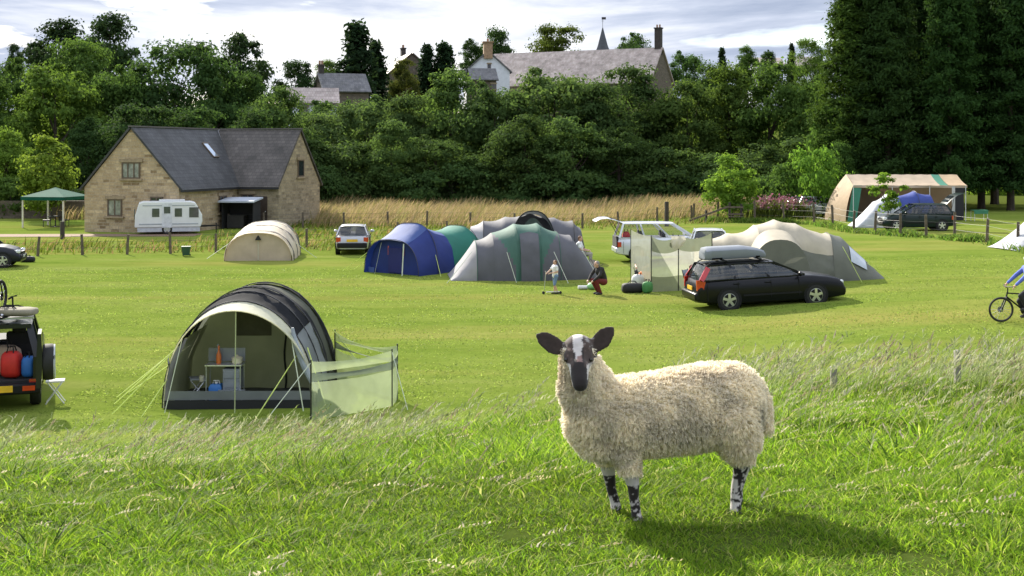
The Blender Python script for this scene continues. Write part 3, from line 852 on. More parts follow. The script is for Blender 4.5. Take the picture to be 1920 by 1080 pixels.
window(house, (1.75, -.01, 1.75), .85, .9, '-y', 1)
window(house, (L2 + .01, JY + .1, 3.8), .95, 1.15, '+x', 0)
window(house, (4.0, JY - W2 - .01, 1.6), .9, 1.1, '-y', 1)
window(house, (W2 + .01, 5.4, 1.55), 1.0, 1.1, '+x', 1)
m = MB(); m.box((4.98, JY - W2 - .02, 1.0), (.85, .1, 2.0)); dr = m.build('door', M('dark_door', (.05, .035, .025), .5), house)
m = MB(); m.ell((5.3, JY - W2 - .1, 1.0), .04, 8, 6); m.build('handle', M('steel', (.6, .6, .62), .3, metal=1), dr)
# lean-to canopy with a dark opening, under the right gable
cp = gx(452, 82)
bar = thing('lean_to_store', 'open fronted dark timber store with pale roof edge by the right gable', 'shed', cp, R(-7.5))
BLK = M('black_timber', (.012, .012, .013), .8)
m = MB(); m.box((0, .7, .85), (2.1, .06, 1.7)); m.box((-1.02, 0, .85), (.06, 1.34, 1.7)); m.box((1.02, 0, .85), (.06, 1.34, 1.7)); m.build('wall', BLK, bar)
m = MB(); m.box((0, -.08, 1.84), (2.35, 1.9, .1), Matrix.Rotation(R(6), 3, 'X')); m.build('roof', M('pale_metal_roof', (.42, .46, .52), .4, .1, 3), bar)
m = MB(); m.box((-.3, .1, .45), (1.1, .7, .8)); m.build('shelf', M('dark_shelf', (.03, .028, .025), .8), bar)

# village on the hill
def village_house(name, label, px, top, eave, d, L, W, yaw, wallm, roofm, chim=(), wins=(), cat_='house'):
    p = gx(px, d); apz = CZ - (top - HZ) * d / F - p.z; evz = CZ - (eave - HZ) * d / F - p.z
    h = thing(name, label, cat_, p, R(yaw))
    m = MB(); m.prism([(-L / 2, -W / 2, -2), (-L / 2, W / 2, -2), (-L / 2, W / 2, evz), (-L / 2, 0, apz), (-L / 2, -W / 2, evz)], (0, 0, 0), (L, 0, 0)); m.build('wall', wallm, h, 0)
    k = (apz - evz) / (W / 2); o = .35
    for s in (-1, 1):
        roof_plane('roof', roofm, [(-L / 2 - .3, 0, apz), (L / 2 + .3, 0, apz), (L / 2 + .3, s * (W / 2 + o), evz - o * k), (-L / 2 - .3, s * (W / 2 + o), evz - o * k)], .22, h)
    for (cx, ch, cw, cm) in chim:
        m = MB(); m.box((cx, 0, apz + ch / 2 - .6), (cw, cw * .8, ch + 1.2)); m.box((cx, 0, apz + ch + .1), (cw * 1.2, cw, .2))
        c = m.build('chimney', cm, h, 0)
        m = MB()
        for q_ in (-.22, .22): m.tube([(cx + q_ * cw, 0, apz + ch + .18), (cx + q_ * cw, 0, apz + ch + .75)], .16, 8)
        m.build('chimney_pot', M('clay_pot', (.3, .17, .1), .8), c)
    for (wx, wz, ww, wh, fc) in wins:
        if fc == 'f': window(h, (wx, -W / 2 - .01, evz - wz), ww, wh, '-y', 1)
        else: window(h, ((-L / 2 - .01) if fc == 'l' else (L / 2 + .01), wx, evz - wz), ww, wh, '-x' if fc == 'l' else '+x', 0)
    return h
GREYR = slate_mat('weathered_slate', (.33, .27, .25), (.42, .36, .33), .45, 'x')
GREYR2 = slate_mat('grey_slate', (.10, .10, .11), (.15, .15, .155), .45, 'x')
DARKST = stone_mat('dark_gable_stone', (.10, .08, .06), (.16, .13, .10), (.13, .11, .085), (.1, .09, .07))
WHITE = M('white_render', (.62, .64, .68), .85, .08, 2)
BRICKC = M('chimney_brick', (.30, .20, .12), .9, .3, 4)
DARKC = M('dark_chimney_stone', (.045, .038, .034), .9, .3, 3)
village_house('long_hall', 'long weathered slate roofed building on the hill with tall dark chimney at its right gable', 1080, 97, 160, 240, 34, 12, -27, DARKST, GREYR, [(16.4, 3.6, 1.2, DARKC)], [(-6, 1.8, 1.1, 1.6, 'f'), (2, 1.8, 1.1, 1.6, 'f')], 'building')
village_house('white_cottage', 'white gabled cottage with brick chimney left of the long slate roof', 912, 100, 136, 228, 7, 7.6, -84, WHITE, GREYR2, [(3.0, 1.6, 1.9, BRICKC)], [(.2, -.9, .6, .8, 'r'), (-1.2, 1.4, .8, 1.1, 'r')])
village_house('dark_outbuilding', 'low dark slate roofed outbuilding in front of the white cottage', 903, 130, 150, 216, 4.2, 4.5, 12, DARKST, GREYR2, [], [(1.6, 1.2, .9, .9, 'f')])
village_house('brown_house', 'brown stone gabled house between the dark conifers on the skyline', 763, 104, 142, 232, 8, 8.5, -72, DARKST, slate_mat('brown_tiles', (.09, .065, .045), (.14, .10, .07), .45, 'x'), [(-3, 1.4, 1.0, DARKC)], [(-1.5, .4, .9, 1.2, 'r'), (1.5, .4, .9, 1.2, 'r')])
village_house('low_cottage', 'low pale roofed cottage half hidden by trees below the pointed conifer', 586, 168, 194, 150, 5.5, 5, 10, WHITE, GREYR, [], [(-1.0, 1.0, .8, .9, 'f'), (1.0, 1.0, .8, .9, 'f')])
village_house('grey_cottage', 'grey cottage with dark window under the pointed conifer', 640, 140, 172, 185, 6.5, 6, 22, DARKST, GREYR2, [(-3, 1.2, .8, DARKC)], [(-1.5, 1.2, .9, 1.0, 'f')])
village_house('far_bungalow', 'far pale bungalow roof behind the trees at the right skyline', 1436, 110, 122, 290, 6, 6, 8, WHITE, GREYR, [], [])
village_house('far_terrace', 'far pinkish roof beside the edge of the conifer wall', 1506, 108, 126, 285, 5.5, 7, 4, WHITE, GREYR, [], [])
p = gx(1130, 285)
sp = thing('church_spire', 'slim dark church spire with weathervane behind the long roof', 'spire', p)
apz = CZ - (52 - HZ) * 285 / F - p.z; bz = CZ - (98 - HZ) * 285 / F - p.z
m = MB(); m.box((0, 0, bz / 2 - 1), (3.4, 3.4, bz + 2)); m.build('tower', DARKST, sp, 0)
m = MB(); m.loft([[(math.cos(a) * r_, math.sin(a) * r_, z) for a in [PI / 8 + PI / 4 * k for k in range(8)]] for r_, z in ((1.75, bz), (1.15, bz + 1.6), (.1, apz))]); m.build('spire', M('spire_slate', (.06, .065, .075), .7, .2, 2), sp, 0)
m = MB(); m.tube([(0, 0, apz - .3), (0, 0, apz + 2.3)], .05, 6); m.box((0, 0, apz + 1.5), (.5, .06, .06)); m.box((.25, 0, apz + 2.1), (.95, .05, .55)); m.build('weathervane', M('dark_iron', (.03, .03, .03), .5), sp, 0)

# gravel track by the house, a lawn strip
GRAV = M('gravel', (.17, .105, .065), .95, .3, 9)
m = MB(); a0 = []
tx = np.linspace(-32, -18.5, 28)
for x in tx:
    a0.append([(x, 74.2 + .04 * (x + 20), float(zg(x, 74.2)) + .012), (x, 76.6 + .04 * (x + 20), float(zg(x, 76.6)) + .012)])
for i in range(len(a0) - 1): m.quad(a0[i][0], a0[i + 1][0], a0[i + 1][1], a0[i][1])
tag(m.build('gravel_track', GRAV, None, 0), kind='structure')
# stone garden wall behind the gazebo
wl2 = MB(); wl2.box((0, 0, .6), (15, .4, 1.4)); wb = wl2.build('garden_wall', DARKST, None, 0)
wb.location = gx(60, 94.5); tag(wb, 'low dark stone garden wall behind the green gazebo', 'wall')

# ------------------------------------------------------------------ fences
POSTW = M('weathered_post', (.10, .078, .055), .9, .35, 6, .3)
WIRE = M('wire', (.05, .05, .045), .5, .1, 3)
def fence(name, label, posts, hgt, pw=.11, wires=(.35, .65, .92), cat_='fence', mat=POSTW, rail=None):
    p0 = gx(*posts[0]) if len(posts[0]) == 2 else None
    f = thing(name, label, cat_, p0)
    pts_ = []
    for px, d in posts:
        p = gx(px, d); q = p - p0; h = hgt * RN.uniform(.92, 1.08); ln = RN.uniform(-.04, .04); l2 = RN.uniform(-.04, .04)
        m = MB(); m.tube([q + Vector((0, 0, -.3)), q + Vector((ln, l2, h * .5)), q + Vector((ln * 2, l2 * 2, h))], [pw * .55, pw * .52, pw * .48], 7); m.build('post', mat, f)
        pts_.append((q, h))
    m = MB()
    for i in range(len(pts_) - 1):
        for wz in wires:
            a = pts_[i][0] + Vector((0, -.06, wz * hgt)); b = pts_[i + 1][0] + Vector((0, -.06, wz * hgt))
            m.tube([a, a.lerp(b, .5) + Vector((0, 0, -.02)), b], .0055, 4)
    m.build('wire', WIRE, f)
    return f
fence('wire_fence', 'post and wire fence in front of the stone house, edging the mown field', [(-20, 59.5), (70, 60.2), (155, 60.9), (238, 61.2), (320, 61.6), (405, 62.3), (490, 64), (575, 65.8), (660, 68), (748, 70.5), (840, 72)], .98, .13)
fence('wire_fence', 'post and wire fence further back, along the foot of the tan meadow', [(428, 82), (495, 82), (568, 82.5), (645, 83), (727, 83.5), (800, 84), (882, 84), (965, 83), (1092, 82), (1160, 82), (1232, 84), (1297, 85)], 1.0, .14)
fence('wire_fence', 'post and wire fence curving past the dark green car and the peach tent', [(1300, 84.5), (1345, 83.5), (1415, 82), (1470, 80), (1527, 78), (1562, 75), (1600, 70), (1640, 68.5), (1688, 66.5), (1737, 65.5), (1790, 64.5), (1850, 61.5), (1908, 57), (1975, 53)], 1.22, .14)
for px, d, top, lab in ((1250, 80, 378, 'thick dark strainer post standing alone in the meadow edge'), (117, 72, 415, 'short dark gate post on the gravel track by the gazebo')):
    p = gx(px, d); h = CZ - (top - HZ) * d / F - p.z
    m = MB(); m.tube([(0, 0, -.3), (0, 0, h * .96), (0, 0, h)], [.14, .13, .11], 8); o = m.build('wooden_post', M('dark_post', (.035, .028, .022), .9, .3, 5), None); o.location = p
    tag(o, lab, 'post')
for px, d, h, lab in ((1563, 12.2, .27, 'short grey marker post half sunk in the long grass'), (1795, 12.9, .40, 'taller grey marker post in the long grass by the right edge')):
    p = gx(px, d); m = MB(); m.loft([[(sx * .028, sy * .028, z) for sx, sy in ((-1, -1), (1, -1), (1, 1), (-1, 1))] for z in (-.2, h - .03)] ); m.loft([[(sx * k, sy * k, z) for sx, sy in ((-1, -1), (1, -1), (1, 1), (-1, 1))] for k, z in ((.03, h - .028), (.03, h - .012), (.016, h))])
    o = m.build('marker_post', M('grey_marker', (.24, .22, .19), .8, .3, 20), None, 0); o.location = p; tag(o, lab, 'post')
# stile: step-over with a sloping rail
p0 = gx(1368, 82)
st = thing('wooden_stile', 'dark wooden stile with a long sloping rail below the lone young tree', 'stile', p0)
for x, h in ((0, 1.25), (.75, 1.15), (-1.5, .75)):
    m = MB(); m.box((x, 0, h / 2 - .1), (.13, .13, h + .2)); m.build('post', M('dark_post', (.035, .028, .022), .9), st)
for z in (.5, .95):
    m = MB(); m.box((.38, -.075, z), (1.0, .05, .12)); m.build('rail', POSTW, st)
m = MB(); m.bar((-2.6, -.1, .08), (-.07, -.1, 1.0), .06, .13); m.build('sloping_rail', POSTW, st)
m = MB(); m.box((.38, -.3, .35), (.9, .28, .05)); m.build('step', POSTW, st)

# ------------------------------------------------------------------ gazebo and its furniture
gz = thing('garden_gazebo', 'green roofed garden gazebo on pale legs on the lawn left of the house', 'gazebo', gx(104, 84), R(-12))
m = MB(); g = 1.5
m.loft([[(sx * a, sy * a, z) for sx, sy in ((-1, -1), (1, -1), (1, 1), (-1, 1))] for a, z in ((g + .04, 1.78), (g + .05, 2.0), (.5, 2.38), (.32, 2.44), (.02, 2.58))], True, False)
m.build('canopy', M('teal_canvas', (.012, .085, .062), .8, .15, 2, trans=.2, spec=.1), gz, 20)
for sx in (-1, 1):
    for sy in (-1, 1):
        m = MB(); m.bar((sx * (g - .05), sy * (g - .05), 0), (sx * (g - .05), sy * (g - .05), 1.95), .09, .09); m.build('leg', M('cream_leg', (.55, .52, .45), .6), gz)
pw = M('white_plastic', (.7, .7, .7), .45)
def garden_chair(px, d, rz, lab):
    t = thing('garden_chair', lab, 'chair', gx(px, d), rz)
    mt = M('dark_rattan', (.03, .03, .034), .7)
    m = MB(); m.box((0, 0, .42), (.5, .5, .08)); m.build('seat', mt, t)
    m = MB(); m.box((0, .25, .72), (.5, .06, .6), Matrix.Rotation(R(-10), 3, 'X')); m.build('backrest', mt, t)
    for sx in (-1, 1):
        for sy in (-1, 1): m = MB(); m.tube([(sx * .22, sy * .22, 0), (sx * .22, sy * .22, .38)], .022, 6); m.build('leg', mt, t)
garden_chair(88, 84, R(-70), 'dark garden chair under the gazebo, left of the table')
garden_chair(120, 84.2, R(80), 'dark garden chair under the gazebo, right of the table')
t_ = thing('garden_table', 'low dark garden table under the green gazebo', 'table', gx(104, 84))
m = MB(); m.tube([(0, 0, .66), (0, 0, .7)], .5, 16); m.build('tabletop', M('dark_rattan', (.03, .03, .034), .7), t_)
m = MB(); m.tube([(0, 0, 0), (0, 0, .02), (0, 0, .05), (0, 0, .66)], [.28, .28, .04, .04], 10); m.build('pedestal', M('dark_rattan', (.03, .03, .034), .7), t_)
# green bin by the fence
b = thing('green_bin', 'dark green wheeled bin standing by the field fence', 'bin', gx(349, 60.2), R(8))
gb = M('bin_green', (.015, .06, .035), .5)
m = MB(); m.loft([[(sx * a, sy * a * .95, z) for sx, sy in ((-1, -1), (1, -1), (1, 1), (-1, 1))] for a, z in ((.15, .05), (.2, .42))]); m.build('body', gb, b, 0)
m = MB(); m.box((0, 0, .445), (.44, .44, .045)); m.box((0, .22, .43), (.3, .05, .05)); m.build('lid', gb, b, bevel=.01)
for s in (-1, 1): m = MB(); m.tube([(s * .16 - .02, .2, .05), (s * .16 + .02, .2, .05)], .055, 10); m.build('wheel', M('rubber', (.012, .012, .012), .8), b)
# pink willowherb by the right fence
t_ = None
def willowherb(px, d, h, lab):
    r = np.random.default_rng(int(px * 7))
    p = gx(px, d); th = thing('willowherb', lab, 'flower', p, group='pink flower clumps by the fence')
    n = 260; x = r.normal(0, .55, n); y = r.normal(0, .35, n); hh = h * (.6 + .5 * r.random(n))
    c = np.array([(.09, .12, .02)]) * (.7 + .6 * r.random((n, 1)))
    v, f, cc = blades(x, y, hh, .05 + 0 * x, r.normal(0, 1, n), .2 + .2 * r.random(n), c, 3, np.zeros(n))
    link('stems', np_mesh('stems', v, f, cc), gmat, th)
    m_ = 190; i = r.integers(0, n, m_); s = .7 + .32 * r.random(m_)
    P = np.stack([x[i] + r.normal(0, .05, m_), y[i] + r.normal(0, .05, m_), hh[i] * s], -1)
    V, Fc = leaves(P, r.normal(size=(m_, 3)), .085, 5, .8)
    link('blossom', np_mesh('blossom', V, Fc), M('willowherb_pink', (.27, .11, .15), .8, .3, 3, trans=.3), th)
for i, (px, d, h) in enumerate(((1396, 86, 1.0), (1420, 85, 1.25), (1446, 85.5, 1.5), (1470, 84.5, 1.45), (1494, 84, 1.3))):
    willowherb(px, d, h, 'clump of pink willowherb ' + ['nearest the lone young tree, shortest of the row', 'second from the young tree, behind the stile', 'in the middle of the flower row, tallest', 'second from the pale car by the peach tent', 'closest to the pale car by the peach tent'][i])
# weeds along the right-hand fence
def weeds():
    n = 16000; s = NR.random(n)
    px = 1300 + 660 * s; dd = np.interp(px, [1300, 1527, 1600, 1737, 1850, 1908, 1975], [84, 78, 70, 65.5, 61.5, 57, 53])
    d = dd + NR.normal(0, .5, n); x = (px - 960) * d / F + NR.normal(0, .2, n)
    p = vnoise(x, d, 1.3, 51); k = NR.random(n) < (p - .2) * 1.6; x, d, p = x[k], d[k], p[k]; n = len(x)
    c = mixcol(n, [(.06, .12, .015), (.09, .15, .02), (.12, .16, .03)])
    V, Fs, C = blades(x, d, (.10 + .34 * NR.random(n)) * (.3 + p), .05 + .03 * NR.random(n), NR.random(n) * 6.28, .3 + .7 * NR.random(n), c, 3)
    tag(link('weeds', np_mesh('weeds', V, Fs, C), gmat), 'rough weeds growing along the right hand fence', 'weeds', kind='stuff')
weeds()
# ------------------------------------------------------------------ tents
def fab(name, col, trans=.3, rough=.75, tcol=None):
    return M(name, col, rough, .12, 1.6, .25, 5, trans, tcol)
KHAKI = fab('khaki_fabric', (.20, .21, .13), .45)
DKGREY = M('charcoal_fabric', (.016, .017, .020), .9, .2, 2, .2, 6, .05, spec=.08)
CREAM = fab('cream_fabric', (.74, .72, .58), .5)
SLATEG = fab('slate_grey_fabric', (.17, .185, .19), .2)
BLACKF = fab('black_fabric', (.010, .011, .013), .0)
POLE = M('dark_pole', (.02, .02, .022), .35, .1, 5)
GUY = M('lime_guy_line', (.62, .72, .20), .6, .1, 5, trans=.3)
GUYP = M('pale_guy_line', (.50, .54, .42), .6, .1, 5)
def arch(y, w, h, x0=0, n=26, a0=0, a1=180, p=.8, q=.92):
    r = []
    for k in range(n + 1):
        a = R(a0 + (a1 - a0) * k / n); c, s = math.cos(a), math.sin(a)
        r.append(Vector((x0 + w * math.copysign(abs(c) ** p, c), y, max(0, h * abs(s) ** q))))
    return r
def panel(parent, name, mat, arches, a0=0, a1=180, sag=.035, n=26, nsub=5, p=.8, q=.92, wrinkle=.02, seed=0):
    """fabric stretched over a row of arches (y, half width, height[, x shift])"""
    rings = []
    r = np.random.default_rng(seed + len(arches))
    ph = r.uniform(0, 6, 4)
    for i in range(len(arches) - 1):
        A = list(arches[i]) + [0] * (4 - len(arches[i])); B = list(arches[i + 1]) + [0] * (4 - len(arches[i + 1]))
        for k in range(nsub if i < len(arches) - 2 else nsub + 1):
            f = k / nsub; g = 1 - sag * 4 * f * (1 - f)
            ring = arch(A[0] + (B[0] - A[0]) * f, (A[1] + (B[1] - A[1]) * f) * g, (A[2] + (B[2] - A[2]) * f) * g, A[3] + (B[3] - A[3]) * f, n, a0, a1, p, q)
            for j, v in enumerate(ring):
                e = wrinkle * math.sin(j * 1.1 + ph[0] + v.y * 3) * math.sin(v.y * 5 + ph[1] + j * .35)
                v += Vector((e, 0, e * .6 if v.z > .1 else 0))
            rings.append(ring)
    m = MB(); m.loft(rings, False, False)
    return m.build(name, mat, parent, 50)
def split_panel(parent, arches, pick, names, mats, a0=0, a1=180, sag=.03, n=44, nsub=9, p=.75, q=.92):
    """one curved skin whose faces go to two fabrics by a pattern pick(y, z / h, angle) -> 0 or 1"""
    rings = []
    for i in range(len(arches) - 1):
        A, B = arches[i], arches[i + 1]
        for k in range(nsub + (i == len(arches) - 2)):
            f = k / nsub; g = 1 - sag * 4 * f * (1 - f); h = (A[2] + (B[2] - A[2]) * f) * g
            rings.append((h, arch(A[0] + (B[0] - A[0]) * f, (A[1] + (B[1] - A[1]) * f) * g, h, 0, n, a0, a1, p, q)))
    M2 = [MB(), MB(), MB()]
    for (h0, r0), (h1, r1) in zip(rings[:-1], rings[1:]):
        for j in range(n):
            c = (r0[j] + r0[j + 1] + r1[j] + r1[j + 1]) / 4
            M2[pick(c.y, c.z / max(h0, .01), c.x)].quad(r0[j], r1[j], r1[j + 1], r0[j + 1])
    for k in range(3):
        me_ = M2[k]
        o = me_.build(names[k], mats[k], parent, 0)
        bm = bmesh.new(); bm.from_mesh(o.data); bmesh.ops.remove_doubles(bm, verts=bm.verts, dist=1e-4); bmesh.ops.recalc_face_normals(bm, faces=bm.faces); bm.to_mesh(o.data); bm.free()
        o.data.polygons.foreach_set('use_smooth', [True] * len(o.data.polygons))
def pole_arch(parent, y, w, h, x0=0, r=.012, p=.8, q=.92, off=.012, mat=None):
    m = MB(); m.tube(arch(y, w + off, h + off, x0, 30, 0, 180, p, q), r, 6); return m.build('pole', mat or POLE, parent)
def arch_wall(parent, name, mat, y, w, h, x0=0, a0=0, a1=180, p=.8, q=.92, zlo=0):
    m = MB(); ring = arch(y, w, h, x0, 26, a0, a1, p, q); n = len(ring)
    ring = [Vector((v.x, v.y, max(v.z, zlo))) for v in ring]
    nr = []
    for f in (1, .75, .5, .25, .02):
        nr.append([Vector((x0 + (v.x - x0) * f, y + .02 * math.sin(3 * f + v.x * 2), zlo + (v.z - zlo) * f)) for v in ring])
    m.loft(nr, False, False)
    return m.build(name, mat, parent, 40)
def guys(parent, pairs, r=.008, mat=None):
    for a, b in pairs:
        m = MB(); m.tube([a, b], r, 5); m.build('guy_line', mat or GUY, parent)
def strip(parent, name, mat, a, b, z0, z1, n=8, wav=.01):
    a = Vector(a); b = Vector(b); m = MB()
    nrm = (b - a).cross(Vector((0, 0, 1))).normalized()
    m.grid(lambda u, v: a.lerp(b, u) + Vector((0, 0, z0 + (z1 - z0) * v)) + nrm * (wav * math.sin(u * 17 + v * 2)), n, 2)
    return m.build(name, mat, parent, 50)

# --- the big foreground tunnel tent
tp = gx(447, 24.4)
P1 = dict(p=1.0, q=1.0)
T = thing('tunnel_tent', 'open fronted dark green tunnel tent with cream brow and charcoal roof in the foreground', 'tent', tp, R(1))
AR = [(-.10, 1.42, 1.95), (.42, 1.47, 2.10)]
m = MB(); br_ = []
for f in (0, .25, .5, .75, 1):
    ring = arch(.12, 1.46 - .02 * f, 2.03, 0, 32, **P1)
    for v in ring:
        k = max(0, v.z / 2.03) ** 1.6; v.y -= .62 * f * k; v.z -= .10 * f * k + .02 * math.sin(f * PI) * k
    br_.append(ring)
m.loft(br_, False, False); m.build('front_brow', CREAM, T, 50)
m = MB(); m.tube([v + Vector((0, 0, .004)) for v in br_[-1]], .012, 6); m.build('brow_hem', CREAM, T)
panel(T, 'roof_panel', DKGREY, [(.12, 1.463, 2.032), (.85, 1.50, 2.14), (1.55, 1.52, 2.16)], 42, 145, .02, **P1)
panel(T, 'side_panel', SLATEG, [(.12, 1.46, 2.03), (.85, 1.497, 2.135), (1.55, 1.517, 2.155)], 0, 42, .02, 14, **P1)
panel(T, 'side_panel', SLATEG, [(.12, 1.46, 2.03), (.85, 1.497, 2.135), (1.55, 1.517, 2.155)], 145, 180, .02, 14, **P1)
panel(T, 'rear_shell', fab('dim_olive_fabric', (.12, .13, .10), .55), [(1.55, 1.515, 2.15), (2.9, 1.5, 2.10), (4.2, 1.35, 1.75), (5.1, 1.0, .9), (5.5, .75, .05)], 0, 180, .025, **P1)
panel(T, 'roof_stripe', DKGREY, [(1.58, 1.53, 2.17), (1.85, 1.528, 2.168)], 0, 180, 0, **P1)
panel(T, 'roof_stripe', DKGREY, [(2.75, 1.515, 2.12), (3.0, 1.51, 2.11)], 0, 180, 0, **P1)
for y, w_, h_ in ((.12, 1.465, 2.035), (.85, 1.502, 2.142), (1.55, 1.522, 2.162), (2.9, 1.515, 2.115)): pole_arch(T, y, w_, h_, **P1)
IW = fab('inner_khaki', (.42, .45, .30), .5)
arch_wall(T, 'inner_wall', IW, 2.0, 1.45, 2.06, 0, **P1)
m = MB(); m.tube([Vector((.58, 1.96, 0)) + Vector((.02 * math.sin(k), 0, k * .155)) for k in range(10)] + [Vector((.5, 1.96, 1.55)), Vector((.3, 1.96, 1.72)), Vector((-.1, 1.96, 1.78))], .022, 6); m.build('door_zip', M('dark_zip', (.012, .014, .012), .6), T)
m = MB(); m.grid(lambda u, v: Vector((-.42 + .72 * u, 1.945 + .01 * math.sin(u * 9), 1.12 + .5 * v)), 8, 3); m.build('inner_window', M('dark_mesh', (.12, .12, .08), .8), T)
for sx in (-1, 1):
    m = MB(); m.grid(lambda u, v: Vector((sx * (1.36 - .02 * math.sin(v * 9) - .36 * v * v), .2 + 1.7 * u, .02 + 1.35 * v)), 6, 6); m.build('lining', IW, T)
m = MB(); m.grid(lambda u, v: Vector((-1.36 + 2.72 * u, .1 + 1.85 * v, .045 + .01 * math.sin(u * 19 + v * 5))), 20, 10); m.build('groundsheet', M('groundsheet', (.05, .055, .065), .6), T)
strip(T, 'front_sill', SLATEG, (-1.34, .02, 0), (1.38, .02, 0), .17, .34)
strip(T, 'mud_flap', BLACKF, (-1.40, -.02, 0), (1.40, -.02, 0), .0, .17)
m = MB(); m.tube([(.03, -.40, 1.89), (.03, -.5, 0)], .011, 6); m.build('prop_pole', M('green_pole', (.34, .38, .20), .5), T)
for sx, xx in ((-1, -.98), (1, 1.0)):
    m = MB(); m.bar((sx * 1.02, -.14, 1.42), (sx * 1.30, -.40, 0), .022, .006); m.build('webbing', GUYP, T)
guys(T, [((-1.33, .12, 1.0), (-2.25, -.55, 0)), ((-1.36, .85, 1.05), (-2.5, .5, 0)), ((-1.37, 1.55, 1.05), (-2.65, 1.2, 0)), ((-1.38, .1, .55), (-1.62, -.9, 0)), ((-1.38, 1.55, .8), (-2.55, 1.7, 0)),
         ((1.3, .1, 1.15), (1.75, -.7, .2)), ((1.45, 2.9, 1.1), (2.4, 2.6, 0)), ((1.12, .12, 1.05), (.5, -1.15, 0))], .012)
for sx in (-1,):
    m = MB(); m.grid(lambda u, v: Vector((-1.455 - .03 * math.sin(v * 8) + .12 * v, .1 + .1 * u, .2 + .8 * v)), 3, 8); m.build('tied_door', M('blue_grey_webbing', (.28, .31, .36), .7), T)
# roped back door on the right edge of the brow
m = MB(); m.tube([Vector((1.03 + .45 * (k / 10) ** 1.4, -.02, 1.55 - 1.2 * k / 10)) for k in range(11)], [.03 + .035 * math.sin(k * .31) for k in range(11)], 8); m.build('rolled_door', M('blue_grey_webbing', (.28, .31, .36), .7), T)

# camp kitchen inside the tent
def rel(t, x, y, z):
    return Matrix.Rotation(t.rotation_euler[2], 4, 'Z') @ Vector((x, y, z)) + Vector(t.location)
K = thing('camp_kitchen', 'folding metal camp kitchen stand with grey drawers inside the open tunnel tent', 'kitchen stand', rel(T, -.38, .62, .055), R(1))
AL = M('aluminium', (.55, .57, .6), .35, .1, 8, metal=.8)
GRY = M('grey_canvas', (.20, .22, .25), .8)
m = MB(); m.box((0, 0, .70), (.72, .42, .03)); m.build('worktop', AL, K, bevel=.006)
for sx in (-1, 1):
    for sy in (-1, 1): m = MB(); m.tube([(sx * .33, sy * .18, 0), (sx * .33, sy * .18, .69)], .013, 6); m.build('leg', AL, K)
m = MB(); m.box((.16, 0, .43), (.34, .36, .40)); m.box((.16, -.185, .52), (.3, .012, .14)); m.box((.16, -.185, .34), (.3, .012, .14)); m.build('cupboard', GRY, K, bevel=.008)
m = MB(); m.box((0, .18, .86), (.72, .015, .26)); m.build('windshield', GRY, K)
def lathe(prof, n=12): 
    m = MB(); m.loft([[(math.cos(2 * PI * k / n) * r_, math.sin(2 * PI * k / n) * r_, z) for k in range(n)] for r_, z in prof]); return m
def small(name, label, cat_, prof, loc, mat, n=12, extra=None):
    o = lathe(prof, n).build(name, mat, None); o.location = loc; tag(o, label, cat_); return o
small('sauce_bottle', 'orange bottle with pale top standing on the camp kitchen worktop', 'bottle', [(.045, 0), (.05, .02), (.05, .17), (.025, .23), (.018, .27), (.02, .33), (.012, .35)], rel(K, -.12, -.02, .716), M('orange_plastic', (.55, .14, .03), .4))
small('washing_up_bottle', 'slim clear blue bottle behind the orange one on the kitchen worktop', 'bottle', [(.03, 0), (.034, .02), (.034, .22), (.012, .30), (.012, .36)], rel(K, -.16, .1, .716), M('blue_clear', (.3, .42, .55), .2, trans=.3))
small('cooking_pot', 'pale cooking pot standing on the right end of the kitchen worktop', 'pot', [(.09, 0), (.105, .015), (.108, .11), (.112, .115), (.09, .13), (.02, .15), (.02, .17), (.0, .18)], rel(K, .24, -.03, .716), M('pale_enamel', (.55, .52, .42), .35))
wc = thing('water_container', 'blue water container under the left half of the kitchen stand', 'container', rel(K, -.17, 0, 0))
m = MB(); m.loft([[(sx * a, sy * b_, z) for sx, sy in ((-1, -1), (0, -1.05), (1, -1), (1.05, 0), (1, 1), (0, 1.05), (-1, 1), (-1.05, 0))] for a, b_, z in ((.10, .10, 0), (.125, .12, .03), (.125, .12, .26), (.09, .09, .32))]); m.build('body', M('bright_blue', (.02, .16, .50), .45), wc, 60)
m = MB(); m.tube([(0, 0, .31), (0, 0, .36)], .03, 10); m.tube([(-.07, 0, .31), (-.05, 0, .38), (.05, 0, .38), (.07, 0, .31)], .012, 6); m.build('cap', M('white_plastic', (.7, .7, .7), .45), wc)
small('mug', 'pale tin mug on the floor left of the kitchen stand', 'mug', [(.05, 0), (.055, .01), (.055, .11), (.048, .11), (.045, .02)], rel(K, -.46, .02, .36), M('pale_enamel', (.55, .52, .42), .35))
sb = thing('storage_crate', 'grey storage crate on the floor below the kitchen cupboard', 'crate', rel(T, -.2, .25, .06), R(4))
m = MB(); m.loft([[(sx * a, sy * a * .7, z) for sx, sy in ((-1, -1), (1, -1), (1, 1), (-1, 1))] for a, z in ((.2, 0), (.24, .2))]); m.build('body', M('grey_plastic', (.22, .25, .28), .5), sb, 0)
m = MB(); m.box((0, 0, .215), (.52, .37, .03)); m.build('lid', M('grey_plastic', (.22, .25, .28), .5), sb, bevel=.006)
stool = thing('folded_stool', 'small folding camp stool beside the kitchen stand at the tent wall', 'stool', rel(T, -.95, .75, .06), R(20))
m = MB(); m.box((0, 0, .40), (.3, .3, .03)); m.build('seat', GRY, stool)
for s in (-1, 1): m = MB(); m.tube([(-.15, s * .14, 0), (.15, s * .14, .39)], .011, 6); m.tube([(.15, s * .13, 0), (-.15, s * .13, .39)], .011, 6); m.build('leg', AL, stool)

